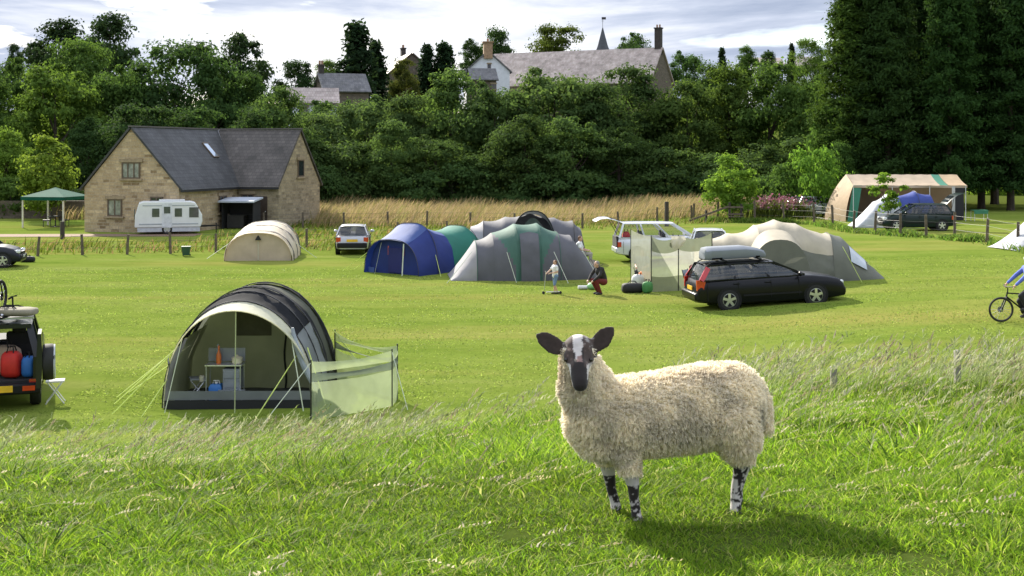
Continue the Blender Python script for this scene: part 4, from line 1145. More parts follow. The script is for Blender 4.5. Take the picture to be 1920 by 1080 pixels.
# --- windbreak next to the tent
MESHG = fab('pale_green_mesh', (.30, .33, .20), .5)
def see(name, col, a): return M(name, col, .7, .08, 4, 0, None, .45, None, alpha=a)
WBM = see('sheer_windbreak', (.36, .42, .25), .66); WBB = see('windbreak_band', (.12, .15, .11), .92)
wbp = gx(585, 22.9)
WB = thing('windbreak', 'three sided pale green mesh windbreak beside the foreground tunnel tent', 'windbreak', wbp)
Q = [gx(583, 22.9) - wbp, gx(735, 24.6) - wbp, gx(745, 25.3) - wbp, gx(628, 27.4) - wbp]
for q in Q:
    m = MB(); m.tube([q + Vector((0, 0, -.15)), q + Vector((0, 0, 1.10))], .016, 6); m.build('post', POLE, WB)
def sheet(a, b, z0, z1, mat, sag=.1, nm='panel'):
    m = MB(); nrm = (b - a).cross(Vector((0, 0, 1))).normalized()
    m.grid(lambda u, v: a.lerp(b, u) + Vector((0, 0, z0 + (z1 - z0) * v - sag * v * 4 * u * (1 - u))) + nrm * (.05 * math.sin(u * PI) * math.sin(v * PI) + .01 * math.sin(u * 13)), 14, 5)
    return m.build(nm, mat, WB, 60)
for a, b, sg in ((Q[0], Q[1], .07), (Q[1], Q[2], .01), (Q[2], Q[3], .16)):
    sheet(a, b, -.05, .70, WBM, sg * .6); sheet(a + Vector((0, 0, 0)), b, .70, .86, WBB, sg, 'band'); sheet(a, b, .86, 1.07, WBM, sg)
guys(WB, [(Q[0] + Vector((0, 0, 1.05)), Q[0] + Vector((-.75, -.9, .05))), (Q[1] + Vector((0, 0, 1.05)), Q[1] + Vector((.35, -.6, .05))), (Q[3] + Vector((0, 0, 1.05)), Q[3] + Vector((.6, .7, .0)))], .0075, GUYP)

# --- beige tunnel tent by the fence
BEIGE = fab('beige_fabric', (.50, .41, .30), .22); BEIGEW = fab('pale_beige_fabric', (.62, .54, .42), .3); DKB = fab('dark_brown_fabric', (.06, .055, .055), .1)
t = thing('tunnel_tent', 'beige tunnel tent with dark ribs pitched before the stone house', 'tent', gx(484, 57.6), R(4))
arch_wall(t, 'front_wall', BEIGE, .05, 1.48, 1.25)
panel(t, 'front_brow', BEIGEW, [(-.1, 1.52, 1.28), (.25, 1.55, 1.33)], 0, 180, 0)
A_ = [(.25, 1.55, 1.33), (1.6, 1.6, 1.5), (3.0, 1.58, 1.62), (4.4, 1.45, 1.55), (5.6, .9, .6), (5.8, .7, .02)]
panel(t, 'shell', BEIGEW, A_, 0, 180, .03)
for i, (y, w_, h_) in enumerate(A_[:4]):
    panel(t, 'dark_rib', DKB, [(y, w_ + .015, h_ + .015), (y + .28, w_ + .02, h_ + .02)], 0, 180, 0)
m = MB(); m.prism([(-.14, -.02, .93), (.14, -.02, .93), (.05, -.02, 1.1), (.0, -.02, 1.16), (-.05, -.02, 1.1)], (0, 0, 0), (0, .03, 0)); m.build('vent', BLACKF, t)
m = MB(); m.tube([(0, .01, 0), (0, .01, .9)], .01, 5); m.build('door_zip', GUYP, t)
guys(t, [((1.5, 1.6, .7), (2.5, 1.4, 0)), ((-1.5, 1.6, .7), (-2.5, 1.4, 0))], .012, GUYP)

# --- blue and teal tent
BLUE = fab('royal_blue_fabric', (.010, .026, .16), .12); LAV = fab('sunlit_blue_fabric', (.05, .09, .27), .15); TEAL = fab('teal_fabric', (.018, .16, .115), .2)
t = thing('dome_tent', 'royal blue dome tent with teal rear half and orange trimmed door', 'tent', gx(738, 51.4), R(-38)); t.scale = (.86, 1.08, 1)
arch_wall(t, 'front_wall', BLUE, .1, 1.62, 1.45, p=.7)
panel(t, 'front_shell', BLUE, [(-.15, 1.72, 1.38), (.95, 1.72, 2.0), (2.1, 1.5, 1.62)], 0, 62, .03, 12, p=.7)
panel(t, 'front_shell', BLUE, [(-.15, 1.72, 1.38), (.95, 1.72, 2.0), (2.1, 1.5, 1.62)], 118, 180, .03, 12, p=.7)
panel(t, 'top_panel', LAV, [(-.15, 1.72, 1.38), (.95, 1.72, 2.0), (2.1, 1.5, 1.62)], 62, 118, .03, 12, p=.7)  # sun on the upward-facing top painted in as a paler blue
panel(t, 'rear_shell', TEAL, [(2.1, 1.5, 1.62), (3.6, 1.62, 1.78), (4.8, 1.4, 1.0), (5.4, 1.1, .02)], 0, 180, .05, p=.75)
for y, w_, h_ in ((-.15, 1.73, 1.39), (.95, 1.73, 2.01), (3.6, 1.63, 1.79)): pole_arch(t, y, w_, h_, p=.72)
for x in (-.42, .55):
    m = MB(); m.grid(lambda u, v: Vector((x + .07 * u, .04, .75 + .36 * v)), 1, 1); m.build('door_trim', M('orange_webbing', (.42, .08, .03), .7), t, 0)
for x0, x1 in ((-.62, -.8), (.8, .95)):
    m = MB(); m.bar((x0, -.14, 1.25), (x1, -.35, 0), .05, .012); m.build('webbing', GUYP, t)
m = MB(); m.prism([(-.38, .03, .05), (.48, .03, .05), (.48, .03, 1.05), (-.38, .03, 1.05)], (0, 0, 0), (0, .02, 0)); m.build('door', fab('dark_blue_fabric', (.014, .017, .12), .1), t, 0)
strip(t, 'mud_flap', LAV, (-1.62, .0, 0), (-1.2, -.05, 0), 0, .22)
guys(t, [((-1.5, .0, .9), (-2.9, -.4, 0)), ((1.6, .9, .8), (2.6, .3, 0)), ((-1.6, .95, 1.0), (-3.2, .5, 0))], .011)

# --- grey and green dome tent (axis across the view; local +y is the photo's right, local +x faces the camera)
GREYT = fab('grey_fabric', (.098, .098, .112), .12); GREYLIT = fab('sunlit_grey_fabric', (.36, .345, .37), .3); GRN = fab('sea_green_fabric', (.06, .145, .11), .25)
t = thing('dome_tent', 'large grey dome tent with green canopy and a grey door facing the camera', 'tent', gx(985, 50.3), R(-84))
panel(t, 'side_pod', GREYLIT, [(-3.0, 1.35, .03), (-2.0, 1.45, 1.42)], 0, 180, .02, p=.75)  # left end painted paler, standing for sun on the grey fabric
panel(t, 'side_pod', GREYT, [(-2.0, 1.45, 1.42), (-1.35, 1.6, 1.72)], 0, 180, .05, p=.75)
panel(t, 'side_pod', GREYT, [(1.2, 1.6, 1.75), (1.75, 1.45, 1.62), (2.95, 1.25, .03)], 0, 180, .03, p=.75)
split_panel(t, [(-1.35, 1.60, 1.72), (-.45, 1.76, 2.08), (.45, 1.76, 2.10), (1.2, 1.60, 1.75)], lambda y, f, x: 1 if (x < 0 or abs(y + .05) < .50 + .95 * max(0, f - .12) ** 1.7) and f > .03 else (0 if y < 0 else 2), ('front_wall', 'canopy', 'front_wall'), (GREYT, GRN, GREYT))
panel(t, 'door', GREYT, [(-.36, 1.80, 2.10), (0, 1.84, 2.19), (.36, 1.80, 2.11)], 0, 56, .0, 14, p=.75)
for y, w_, h_ in ((-2.0, 1.46, 1.43), (-.45, 1.76, 2.06), (.45, 1.76, 2.08), (1.2, 1.61, 1.76)): pole_arch(t, y, w_, h_, p=.75, mat=GRN)
guys(t, [((1.7, -.9, 1.1), (2.3, -.6, 0)), ((1.7, .9, 1.1), (2.7, 1.3, 0)), ((1.4, 2.0, 1.2), (2.3, 2.6, 0)), ((1.3, -2.2, 1.1), (2.2, -3.2, 0))], .011, GUYP)

# --- the grey tent standing behind it
t = thing('tunnel_tent', 'grey tent with a dark arched porch behind the green topped dome tent', 'tent', gx(985, 57.5), R(-88))
panel(t, 'side_pod', GREYLIT, [(-2.9, 1.5, .03), (-2.45, 1.55, 1.55), (-1.9, 1.6, 1.8)], 0, 180, .03, p=.7)  # sunlit left end, put into the colour as a paler grey
panel(t, 'shell', GREYT, [(-1.9, 1.6, 1.8), (-.9, 1.7, 1.98), (.2, 1.7, 2.2), (1.3, 1.65, 1.95), (2.1, 1.55, 1.8)], 0, 180, .05, p=.7)
panel(t, 'side_pod', GREYT, [(2.1, 1.55, 1.8), (2.45, 1.5, 1.5), (2.75, 1.4, .03)], 0, 180, .03, p=.7)
ptch = thing('t', '', '', (0, 0, 0)); bpy.data.objects.remove(ptch)
m = MB(); rings = []
for f, hh in ((0, 2.12), (.5, 2.28), (1.0, 2.33)):
    rings.append([Vector((.3 + 1.7 * f, .25 + 1.05 * math.copysign(abs(math.cos(a)) ** .8, math.cos(a)), hh * abs(math.sin(a)) ** .9)) for a in [PI * k / 22 for k in range(23)]])
m.loft(rings, False, False); m.build('porch', SLATEG, t, 50)
m = MB(); m.tube([v + Vector((.01, 0, .012)) for v in rings[-1]], .03, 6); m.build('pole', BLACKF, t)
m = MB(); m.grid(lambda u, v: Vector((1.72, .25 + (.98 - .55 * v) * (2 * u - 1), 1.35 + .68 * v * (1 - .6 * (2 * u - 1) ** 2))), 10, 6); m.build('porch_window', M('dim_window', (.045, .05, .055), .15, .4, 6, spec=.8), t)
for y, w_, h_ in ((-1.9, 1.61, 1.81), (2.1, 1.56, 1.81)): pole_arch(t, y, w_, h_, p=.7, mat=BLACKF)

# --- big beige family tent behind the black estate car
SANDT = fab('sand_fabric', (.50, .45, .35), .3); OLIVE = fab('olive_grey_fabric', (.145, .15, .125), .15)
t = thing('family_tent', 'large sand and olive vis-a-vis family tent behind the black estate car', 'tent', gx(1462, 46.6), R(-93))
panel(t, 'left_tunnel', SANDT, [(-3.0, 1.2, 1.5), (-1.9, 1.3, 1.68), (-.9, 1.8, 1.98)], 0, 180, .08, p=.75)
arch_wall(t, 'left_end', SANDT, -3.0, 1.2, 1.5)
panel(t, 'roof_panel', SANDT, [(-.9, 1.8, 1.98), (-.2, 2.0, 2.18), (.55, 1.9, 2.04), (1.35, 1.45, 1.72), (1.7, 1.4, 1.70)], 34, 180, .02, p=.75)
panel(t, 'lower_wall', OLIVE, [(-.9, 1.8, 1.98), (-.2, 2.0, 2.18), (.55, 1.9, 2.04), (1.35, 1.45, 1.72), (1.7, 1.4, 1.70)], 0, 34, .02, 10, p=.75)
panel(t, 'pod_end', OLIVE, [(1.7, 1.4, 1.70), (2.15, 1.36, 1.58), (3.75, 1.0, .03)], 0, 180, .01, p=.75)
pole_arch(t, 1.7, 1.40, 1.70, p=.75, r=.012, mat=OLIVE)
panel(t, 'window', M('pale_window', (.38, .42, .48), .2, .1, 3, spec=.9), [(2.32, 1.36, 1.455), (2.90, 1.23, .885)], 30, 62, 0, 10, p=.75, wrinkle=0)
rings = []
for f, hh in ((0, 1.9), (.5, 1.78), (1, 1.62)):
    rings.append([Vector((1.2 + 1.25 * f, -.35 + 1.05 * math.copysign(abs(math.cos(a)) ** .8, math.cos(a)), hh * abs(math.sin(a)) ** .92)) for a in [PI * k / 22 for k in range(23)]])
m = MB(); m.loft(rings, False, False); m.build('porch', SANDT, t, 50)
m = MB(); m.loft([rings[-1], [Vector((2.43, -.35 + .02 * (k - 11), .02)) for k in range(23)]], False, False); m.build('porch_door', OLIVE, t, 50)
guys(t, [((1.3, 2.0, 1.3), (1.9, 2.6, 0)), ((1.1, 2.9, .7), (1.7, 3.9, 0))], .011)

# --- tall windbreak by the hatchback
WB2 = thing('windbreak', 'tall see-through green windbreak in front of the hatchback with open tailgate', 'windbreak', gx(1222, 45.0))
o0 = Vector(WB2.location)
Q2 = [gx(1183, 48.6) - o0, gx(1221, 44.8) - o0, gx(1272, 45.2) - o0, gx(1335, 45.4) - o0]
SHEER = see('sheer_green', (.40, .41, .31), .78); SHB = see('green_valance', (.17, .19, .125), .95); CLR = see('clear_window', (.52, .52, .45), .66)
for q in Q2:
    m = MB(); m.tube([q + Vector((0, 0, -.1)), q + Vector((0, 0, 1.98))], .02, 6); m.build('post', POLE, WB2)
for i in range(3):
    a, b = Q2[i], Q2[i + 1]
    for z0, z1, mt, nm in ((0, .55, SHB if i else SHEER, 'panel'), (.55, 1.45, CLR if i else SHEER, 'window'), (1.45, 1.95, SHB if i else SHEER, 'valance')):
        m = MB(); m.grid(lambda u, v: a.lerp(b, u) + Vector((0, 0, z0 + (z1 - z0) * v - (.16 if i else .05) * (z0 + (z1 - z0) * v) / 1.95 * 4 * u * (1 - u))), 10, 3); m.build(nm, mt, WB2, 60)
tw = MB(); tw.grid(lambda u, v: Vector((.5 * u - .25 + .05 * math.sin(v * 5), -.05 - .05 * math.sin(v * PI) + .02 * math.sin(u * 14), -.5 * v * (1 - .35 * abs(2 * u - 1)) + .03)), 12, 8)
o = tw.build('towel', fab('cream_towel', (.62, .57, .45), .2), None, 60); o.location = o0 + Q2[2] + Vector((-.05, -.03, 1.90)); tag(o, 'cream towel hung over the top of the tall windbreak', 'towel')

# --- peach trailer tent camp on the right
PEACH = fab('peach_canvas', (.60, .44, .29), .35); PEACHR = fab('dusty_peach_canvas', (.44, .35, .26), .2); GRNS = fab('green_canvas', (.05, .22, .15), .2)
t = thing('trailer_tent', 'long peach canvas trailer tent with open front and a green roof stripe', 'tent', gx(1600, 80), R(-3))
s_ = 1 / 30.0
Lx = 7.0; HB, HF = 2.92, 2.28
ROOF = lambda x0, x1: [(x0, 2.2, HB), (x1, 2.2, HB), (x1, 0, HF), (x0, 0, HF)]
def roofp(name, mat, x0, x1, dz=0):
    m = MB(); m.grid(lambda u, v: Vector((x0 + (x1 - x0) * u, 2.2 - 2.2 * v, HB + (HF - HB) * v - .07 * math.sin(PI * v) - .02 * math.sin(u * (x1 - x0) * 4) ** 2 + dz)), max(4, int((x1 - x0) * 5)), 8); return m.build(name, mat, t, 60)
roofp('roof_panel', PEACHR, 0, 5.35); roofp('roof_stripe', GRNS, 5.35, 5.85); roofp('roof_panel', PEACH, 5.85, Lx)
m = MB(); m.grid(lambda u, v: Vector((-.45 * 0 - 1.35 * (1 - v ** 1.9) * (.35 + .65 * u), .02 + 2.2 * u, (HF + (HB - HF) * u) * v)), 8, 8); m.build('end_wall', PEACH, t, 60)
m = MB(); m.grid(lambda u, v: Vector((-.02 + .55 * u - .35 * (1 - v), -.01, HF * v)), 4, 4); m.build('curtain', GRNS, t, 60)
m = MB(); m.grid(lambda u, v: Vector((Lx * u, 2.2, HB * v)), 12, 4); m.build('back_wall', fab('brown_shade_canvas', (.10, .075, .05), .25), t)
strip(t, 'valance', PEACHR, (0, -.02, 0), (Lx, -.02, 0), HF - .16, HF - .01, 40, .03)
for x in (0, 2.4, 4.7, 6.9):
    m = MB(); m.tube([(x, 0, 0), (x, 0, HF)], .025, 6); m.build('pole', M('pale_pole', (.6, .6, .6), .4), t)
m = MB(); m.grid(lambda u, v: Vector((6.05 + .18 * u, -.04 - .05 * u, .1 + 2.1 * v)), 2, 5); m.build('curtain', fab('white_curtain', (.6, .6, .6), .3), t)
m = MB(); m.grid(lambda u, v: Vector((6.25 + .55 * u, .02, .1 + 2.15 * v)), 3, 5); m.build('curtain', fab('dark_curtain', (.02, .02, .025), .1), t)
t = thing('dome_tent', 'blue domed tent under the roof of the peach trailer tent', 'tent', gx(1713, 77.5), R(-86))
panel(t, 'shell', fab('mid_blue_fabric', (.035, .06, .26), .15), [(-2.0, .8, .9), (-1.1, 1.0, 1.65), (0, 1.1, 1.95), (.9, 1.05, 1.75), (1.5, .8, .7), (1.7, .7, .02)], 0, 180, .04)
pole_arch(t, 0, 1.11, 1.96); pole_arch(t, -1.1, 1.01, 1.66)
t = thing('ridge_tent', 'silver white sloping tent between the peach canvas wall and dark green car', 'tent', gx(1645, 74.5), R(-88))
panel(t, 'shell', fab('silver_fabric', (.50, .52, .56), .2), [(-1.55, 1.0, .03), (-.2, 1.05, 1.45), (.5, .9, 1.9), (1.0, .9, 1.7), (1.6, .8, .1)], 0, 180, .04, wrinkle=.04)
pole_arch(t, .5, .91, 1.91)
t = thing('ridge_tent', 'pale tent cut off by the right edge, behind the last fence posts', 'tent', gx(1965, 57.5), R(-80))
panel(t, 'shell', fab('pale_grey_fabric', (.48, .49, .52), .2), [(-2.3, 1.2, .03), (-.3, 1.3, 1.75), (.3, 1.3, 1.75), (2.2, 1.2, .03)], 0, 180, .04, p=.9)
pole_arch(t, -.3, 1.31, 1.76); pole_arch(t, .3, 1.31, 1.76)
t = thing('camping_table', 'green folding camping table at the right end of the peach tent', 'table', gx(1836, 80), R(5))
m = MB(); m.box((0, 0, .66), (.95, .6, .04)); m.box((0, -.28, .55), (.9, .03, .2)); m.build('tabletop', M('table_green', (.03, .17, .10), .5), t)
for sx in (-1, 1):
    for sy in (-1, 1): m = MB(); m.tube([(sx * .42, sy * .26, 0), (sx * .42, sy * .26, .64)], .018, 6); m.build('leg', M('pale_pole', (.6, .6, .6), .4), t)
# ------------------------------------------------------------------ vehicles (local +x is forward, +y the left side)
RUB = M('rubber', (.012, .012, .012), .8); ALLOY = M('alloy', (.55, .56, .58), .3, .05, 4, metal=.85)
BLKP = M('black_plastic', (.008, .008, .009), .6, spec=.25); REDL = M('red_lens', (.45, .012, .01), .15, .15, 8, spec=.8, coat=.5)
CLRL = M('clear_lens', (.6, .62, .65), .1, .1, 8, spec=.9); YEL = M('yellow_plate', (.70, .42, .02), .5); WHP = M('white_plate', (.7, .7, .68), .5)
INTR = M('dark_interior', (.022, .021, .022), .9); ORL = M('orange_lens', (.6, .16, .01), .2)
def glass(name, a, col=(.02, .025, .028)):
    return M(name, col, .04, .05, 2, spec=1.0, alpha=a)
def wheel(parent, x, y, r, w, spokes=5, rim=ALLOY):
    sg = 1 if y > 0 else -1
    n = 28; m = MB(); prof = [(r * .64, -w / 2), (r * .9, -w / 2), (r * .985, -w / 2 + .03), (r, -w / 4), (r, w / 4), (r * .985, w / 2 - .03), (r * .9, w / 2), (r * .64, w / 2)]
    m.loft([[(x + math.cos(2 * PI * k / n) * a, y + b, r + math.sin(2 * PI * k / n) * a) for k in range(n)] for a, b in prof], True, False)
    o = m.build('wheel', RUB, parent)
    m = MB(); yo = y + sg * (w / 2 - .02)
    m.loft([[(x + math.cos(2 * PI * k / n) * a, yo + sg * b, r + math.sin(2 * PI * k / n) * a) for k in range(n)] for a, b in ((r * .66, .012), (r * .60, .015), (r * .57, -.03))], True, False)
    for k in range(spokes):
        a = 2 * PI * k / spokes + .3; d = Vector((math.cos(a), 0, math.sin(a)))
        m.bar(Vector((x, yo, r)) + d * (r * .06), Vector((x, yo, r)) + d * (r * .61), r * .24, .03, (0, 1, 0))
    m.tube([(x, yo - sg * .02, r), (x, yo + sg * .022, r)], r * .16, 12)
    m.build('rim', rim, o)
    m = MB(); m.tube([(x, yo - sg * .055, r), (x, yo - sg * .05, r)], r * .6, 20); m.build('brake_disc', BLKP, o)
    return o
SHAPE = {
 'estate': dict(top=[(-2.36, .58), (-2.33, .80), (-2.24, .93), (-1.9, .955), (.6, .955), (1.0, .975), (1.35, .95), (1.8, .89), (2.15, .81), (2.31, .73), (2.37, .56)], xb=(-2.22, 1.08), xr=(-1.98, .12), belt=.95, wb=1.38, b=(.30, .19, .24)),
 'hatch': dict(top=[(-1.94, .52), (-1.92, .78), (-1.86, .90), (-1.6, .92), (.6, .92), (.92, .93), (1.3, .88), (1.65, .78), (1.86, .64), (1.94, .48)], xb=(-1.86, .98), xr=(-1.52, .18), belt=.91, wb=1.23, b=(.30, .2, .24)),
 'mpv': dict(top=[(-2.15, .6), (-2.14, .88), (-2.08, 1.02), (-1.7, 1.03), (.9, 1.03), (1.2, 1.02), (1.6, .94), (1.95, .8), (2.12, .65), (2.16, .5)], xb=(-2.08, 1.35), xr=(-1.88, .35), belt=1.02, wb=1.3, b=(.3, .2, .24)),
}
def car(label, loc, rz, kind, paint, glassm, W=1.8, H=1.47, group=None, r=.32, tail=None, rails=False, hatch_open=False, lift=.30, tilt=0, plate='rear', cat_='car', name='parked_car', grounded=True):
    sp = SHAPE[kind]; t = thing(name, label, cat_, loc, rz, group)
    if tilt: t.rotation_euler = (0, tilt, rz)
    hw = W / 2; top = sp['top']; L2 = top[-1][0]
    def zt(x): return interp(x, top)
    def zb(x):
        f = abs(x) / L2; return sp['b'][1] + (sp['b'][0 if x < 0 else 2] - sp['b'][1]) * f ** 4
    def w_(x): return hw * (1 - .13 * (abs(x) / L2) ** 5)
    rings = []
    for x in sorted(set([p[0] for p in top] + list(np.linspace(-L2 * .96, L2 * .96, 23)))):
        a, b, w = zb(x), float(zt(x)), w_(x); h = b - a
        half = [(.0, a), (w * .80, a), (w * .965, a + .05), (w * .985, a + h * .25), (w * 1.0, a + h * .5), (w * .99, a + h * .72), (w * .955, b - .06), (w * .90, b - .012), (w * .80, b + .004), (w * .4, b + .022), (0, b + .028)]
        rings.append([Vector((x, y, z)) for y, z in half] + [Vector((x, -y, z)) for y, z in half[-2:0:-1]])
    m = MB(); m.loft(rings); m.build('body', paint, t, 40)
    # glasshouse
    xb0, xb1 = sp['xb']; xr0, xr1 = sp['xr']; zb_ = sp['belt'] + .015; zr = H - .07; wb_, wr = hw * .90, hw * .70
    LO = [Vector((xb0, wb_, zb_)), Vector((xb1, wb_ * .93, zb_)), Vector((xb1, -wb_ * .93, zb_)), Vector((xb0, -wb_, zb_))]
    UP = [Vector((xr0, wr, zr)), Vector((xr1, wr * .97, zr)), Vector((xr1, -wr * .97, zr)), Vector((xr0, -wr, zr))]
    bow = lambda a, b, f: a.lerp(b, f)
    for nm, i, j in (('side_window', 0, 1), ('windscreen', 1, 2), ('side_window', 2, 3), ('rear_window', 3, 0)):
        if nm == 'rear_window' and hatch_open: continue
        nrm = Vector((0, 0, 0))
        cxy = (LO[i] + LO[j]) / 2; nrm = Vector((cxy.x - (xb0 + xb1) / 2, cxy.y, 0)).normalized() if nm in ('windscreen', 'rear_window') else Vector((0, 1 if i == 0 else -1, 0))
        m = MB(); m.grid(lambda u, v: LO[i].lerp(LO[j], u).lerp(UP[i].lerp(UP[j], u), v) + nrm * (.045 * math.sin(PI * u) * (1 if nm in ('windscreen', 'rear_window') else .6) + .03 * math.sin(PI * v)), 10, 5); m.build(nm, glassm, t, 60)
    m = MB()
    m.grid(lambda u, v: Vector((xr0 - .05 + (xr1 - xr0 + .09) * u, (wr + .015) * (2 * v - 1) * (1 - .03 * (2 * u - 1) ** 2), zr - .005 + .075 * (1 - (2 * v - 1) ** 4) ** .7 * (1 - .35 * abs(2 * u - 1) ** 3))), 14, 14)
    m.grid(lambda u, v: Vector((xr0 - .05 + (xr1 - xr0 + .09) * u, (wr + .015) * (2 * v - 1), zr - .012)), 2, 2)
    m.build('roof', paint, t, 50)
    m = MB(); n = [Vector((0, 1, 0)), Vector((0, 1, 0)), Vector((0, -1, 0)), Vector((0, -1, 0))]
    for i in range(4): m.bar(LO[i] + n[i] * .01, UP[i] + n[i] * .012, .085, .05, n[i])
    for s in (0, 3):
        e = 1 if s == 0 else 2
        for f in ((.33, .66) if kind != 'hatch' else (.48,)):
            fu = f * .97 + .02
            m.bar(LO[s].lerp(LO[e], f) + n[s] * .022, UP[s].lerp(UP[e], fu) + n[s] * .022, .07, .035, n[s])
        m.bar(LO[s] + n[s] * .012, LO[e] + n[s] * .012, .04, .03); m.bar(UP[s] + n[s] * .008, UP[e] + n[s] * .008, .05, .035)
    m.build('pillar', paint, t, 0)
    # trim
    m = MB(); m.box((L2 - .06, 0, .42), (.2, W * .84, .2)); m.build('front_bumper', paint if kind == 'estate' else BLKP, t, bevel=.04)
    m = MB(); m.box((-L2 + .05, 0, .47), (.24, W * .88, .24)); m.build('rear_bumper', paint if kind != 'hatch' else BLKP, t, bevel=.05)
    for s in (-1, 1):
        m = MB(); m.box((L2 - .13, s * hw * .68, .67), (.2, .32, .15)); m.build('headlight', CLRL, t, bevel=.04)
        m = MB()
        if tail == 'tall':
            m.loft([[(-L2 + .02 + a, s * (hw * .875 - b), z) for a, b in ((0, .02), (.0, .13), (.26, .0 - .012), (.2, -.035))] for z in (.66, .98)])
            m.bar((xb0 + .0, s * (wb_ + .012), .97), (xr0 + .02, s * (wr + .06), zr - .06), .15, .06, (0, 1, 0))
        else:
            m.box((-L2 + .09, s * hw * .80, .74), (.16, .22, .22))
        m.build('tail_light', REDL, t, 30)
        m = MB(); m.ell((xb1 - .22, s * (hw + .09), zb_ + .07), (.06, .11, .075), 10, 8); m.bar((xb1 - .22, s * hw * .88, zb_ + .03), (xb1 - .22, s * (hw + .02), zb_ + .06), .04, .03); m.build('mirror', paint, t)
        for f in (.30, .60):
            m = MB(); m.box((xb0 + (xb1 - xb0) * f + .1, s * (hw + .004), zb_ - .13), (.2, .03, .03)); m.build('door_handle', paint, t, bevel=.008)
        m = MB(); m.box((0, s * (hw * 1.0), .46), (2 * sp['wb'] - .9, .02, .05)); m.build('side_strip', BLKP, t)
        m = MB()
        for f in (.05, .345, .66, .93):
            xx = xb0 + (xb1 - xb0) * f; m.box((xx, s * (hw * .992), .62), (.012, .022, .52))
        m.build('door_gap', BLKP, t, 0)
    m = MB(); m.box((-L2 - .004, 0, .70), (.03, .52, .12)); m.build('number_plate', YEL, t)
    m = MB(); m.box((L2 + .03, 0, .45), (.02, .52, .11)); m.build('number_plate', WHP, t)
    m = MB(); m.box((L2 - .02, 0, .62), (.08, .7, .1)); m.build('grille', BLKP, t)
    for x in (-sp['wb'], sp['wb']):
        for s in (-1, 1):
            wy = s * (w_(x) - .10)
            m = MB(); m.tube([(x, s * (w_(x) - .18), r + .01), (x, s * (w_(x) + .004), r + .01)], r * 1.15, 24); m.build('wheel_arch', BLKP, t)
            wheel(t, x, s * (w_(x) - .095), r, .215)
    m = MB()
    for x in (.25, -.75):
        for y in (-.36, .36):
            m.box((x, y, .62), (.5, .5, .5)); m.box((x - .27, y, .98), (.13, .46, .5), Matrix.Rotation(R(-10), 3, 'Y')); m.box((x - .31, y, 1.24), (.08, .25, .16))
    m.box((.75, 0, .84), (.35, 1.3, .2)); m.build('seats', INTR, t, bevel=.04)
    m = MB(); m.tube([(.52 + .02 * math.cos(a), .36 + .17 * math.cos(a), .98 + .17 * math.sin(a)) for a in [2 * PI * k / 16 for k in range(17)]], .015, 6); m.build('steering_wheel', BLKP, t)
    if rails:
        for s in (-1, 1):
            m = MB(); m.tube([(xr0 + .05, s * wr * .93, zr + .03), (xr0 + .2, s * wr * .93, zr + .09), (xr1 - .25, s * wr * .93, zr + .09), (xr1 - .1, s * wr * .93, zr + .04)], .018, 6); m.build('roof_rail', BLKP, t)
        for x in (-1.35, -.25):
            m = MB(); m.bar((x, -wr * 1.0, zr + .12), (x, wr * 1.0, zr + .12), .06, .03); m.build('roof_bar', BLKP, t)
    if hatch_open:
        a = Vector((xr0 - .02, 0, zr + .03)); dirv = Vector((-.93, 0, lift)).normalized(); up = Vector((-dirv.z * -1, 0, -dirv.x))
        m = MB(); m.loft([[a + dirv * l + Vector((0, s * wd, 0)) + up * (h + hb) for s, hb in ((-1, 0), (-.6, .045), (.6, .045), (1, 0), (.6, -.03), (-.6, -.03))] for l, wd, h in ((0, wr, 0), (.35, wb_ * .86, .02), (.75, wb_ * .93, -.02), (1.0, wb_ * .92, -.13), (1.18, wb_ * .86, -.30))]); m.build('tailgate', paint, t, 50)
        m = MB(); m.grid(lambda u, v: a + dirv * (.12 + .5 * u) + Vector((0, (2 * v - 1) * wr * .82, 0)) + up * .062, 3, 3); m.build('tailgate_window', GLASSD, t)
        m = MB(); m.box((-L2 + .02, 0, .82), (.1, W * .80, .52)); m.box((xb0 + .3, 0, 1.0), (.5, W * .7, .1)); m.build('boot_opening', INTR, t, bevel=.03)
        for s in (-1, 1): m = MB(); m.tube([(xb0 + .1, s * wb_ * .9, 1.1), a + dirv * .55 + Vector((0, s * wb_ * .8, 0))], .013, 6); m.build('gas_strut', BLKP, t)
    return t
BLKC = M('black_paint', (.003, .0035, .005), .32, .1, 2, coat=.08, spec=.22)
SILV = M('silver_paint', (.42, .42, .45), .35, .04, 2, metal=.5, coat=.5)
WHTC = M('pale_silver_paint', (.58, .60, .64), .3, .04, 2, metal=.2, coat=.5)
DGRN = M('dark_green_paint', (.006, .017, .014), .35, .1, 2, coat=.12, spec=.25)
DBLU = M('dark_blue_paint', (.006, .008, .015), .35, .1, 2, coat=.15, spec=.3)
pr = gx(1365, 39.3); pf = gx(1535, 40.4)
ec = gx(1437, 40.0); ec.z = .075
est = car('black estate car with grey roof box parked before the sand coloured tent', ec + Vector((0, .35, 0)), R(7), 'estate', BLKC, glass('tinted_glass', .62), 1.84, 1.47, tail='tall', rails=True, tilt=R(-2.6), r=.335)
bpy.context.view_layer.update()
rb = thing('roof_box', 'silver grey roof box on the black estate car', 'roof box', est.matrix_world @ Vector((-.95, .05, 1.545)), 0); rb.rotation_euler = est.rotation_euler
def boxring(f, a, b): return [Vector((f, y * b, z)) for y, z in ((-.40, 0), (.40, 0), (.44, .06), (.42, .22 * a + .06), (.3, .31 * a + .06), (-.3, .31 * a + .06), (-.42, .22 * a + .06), (-.44, .06))]
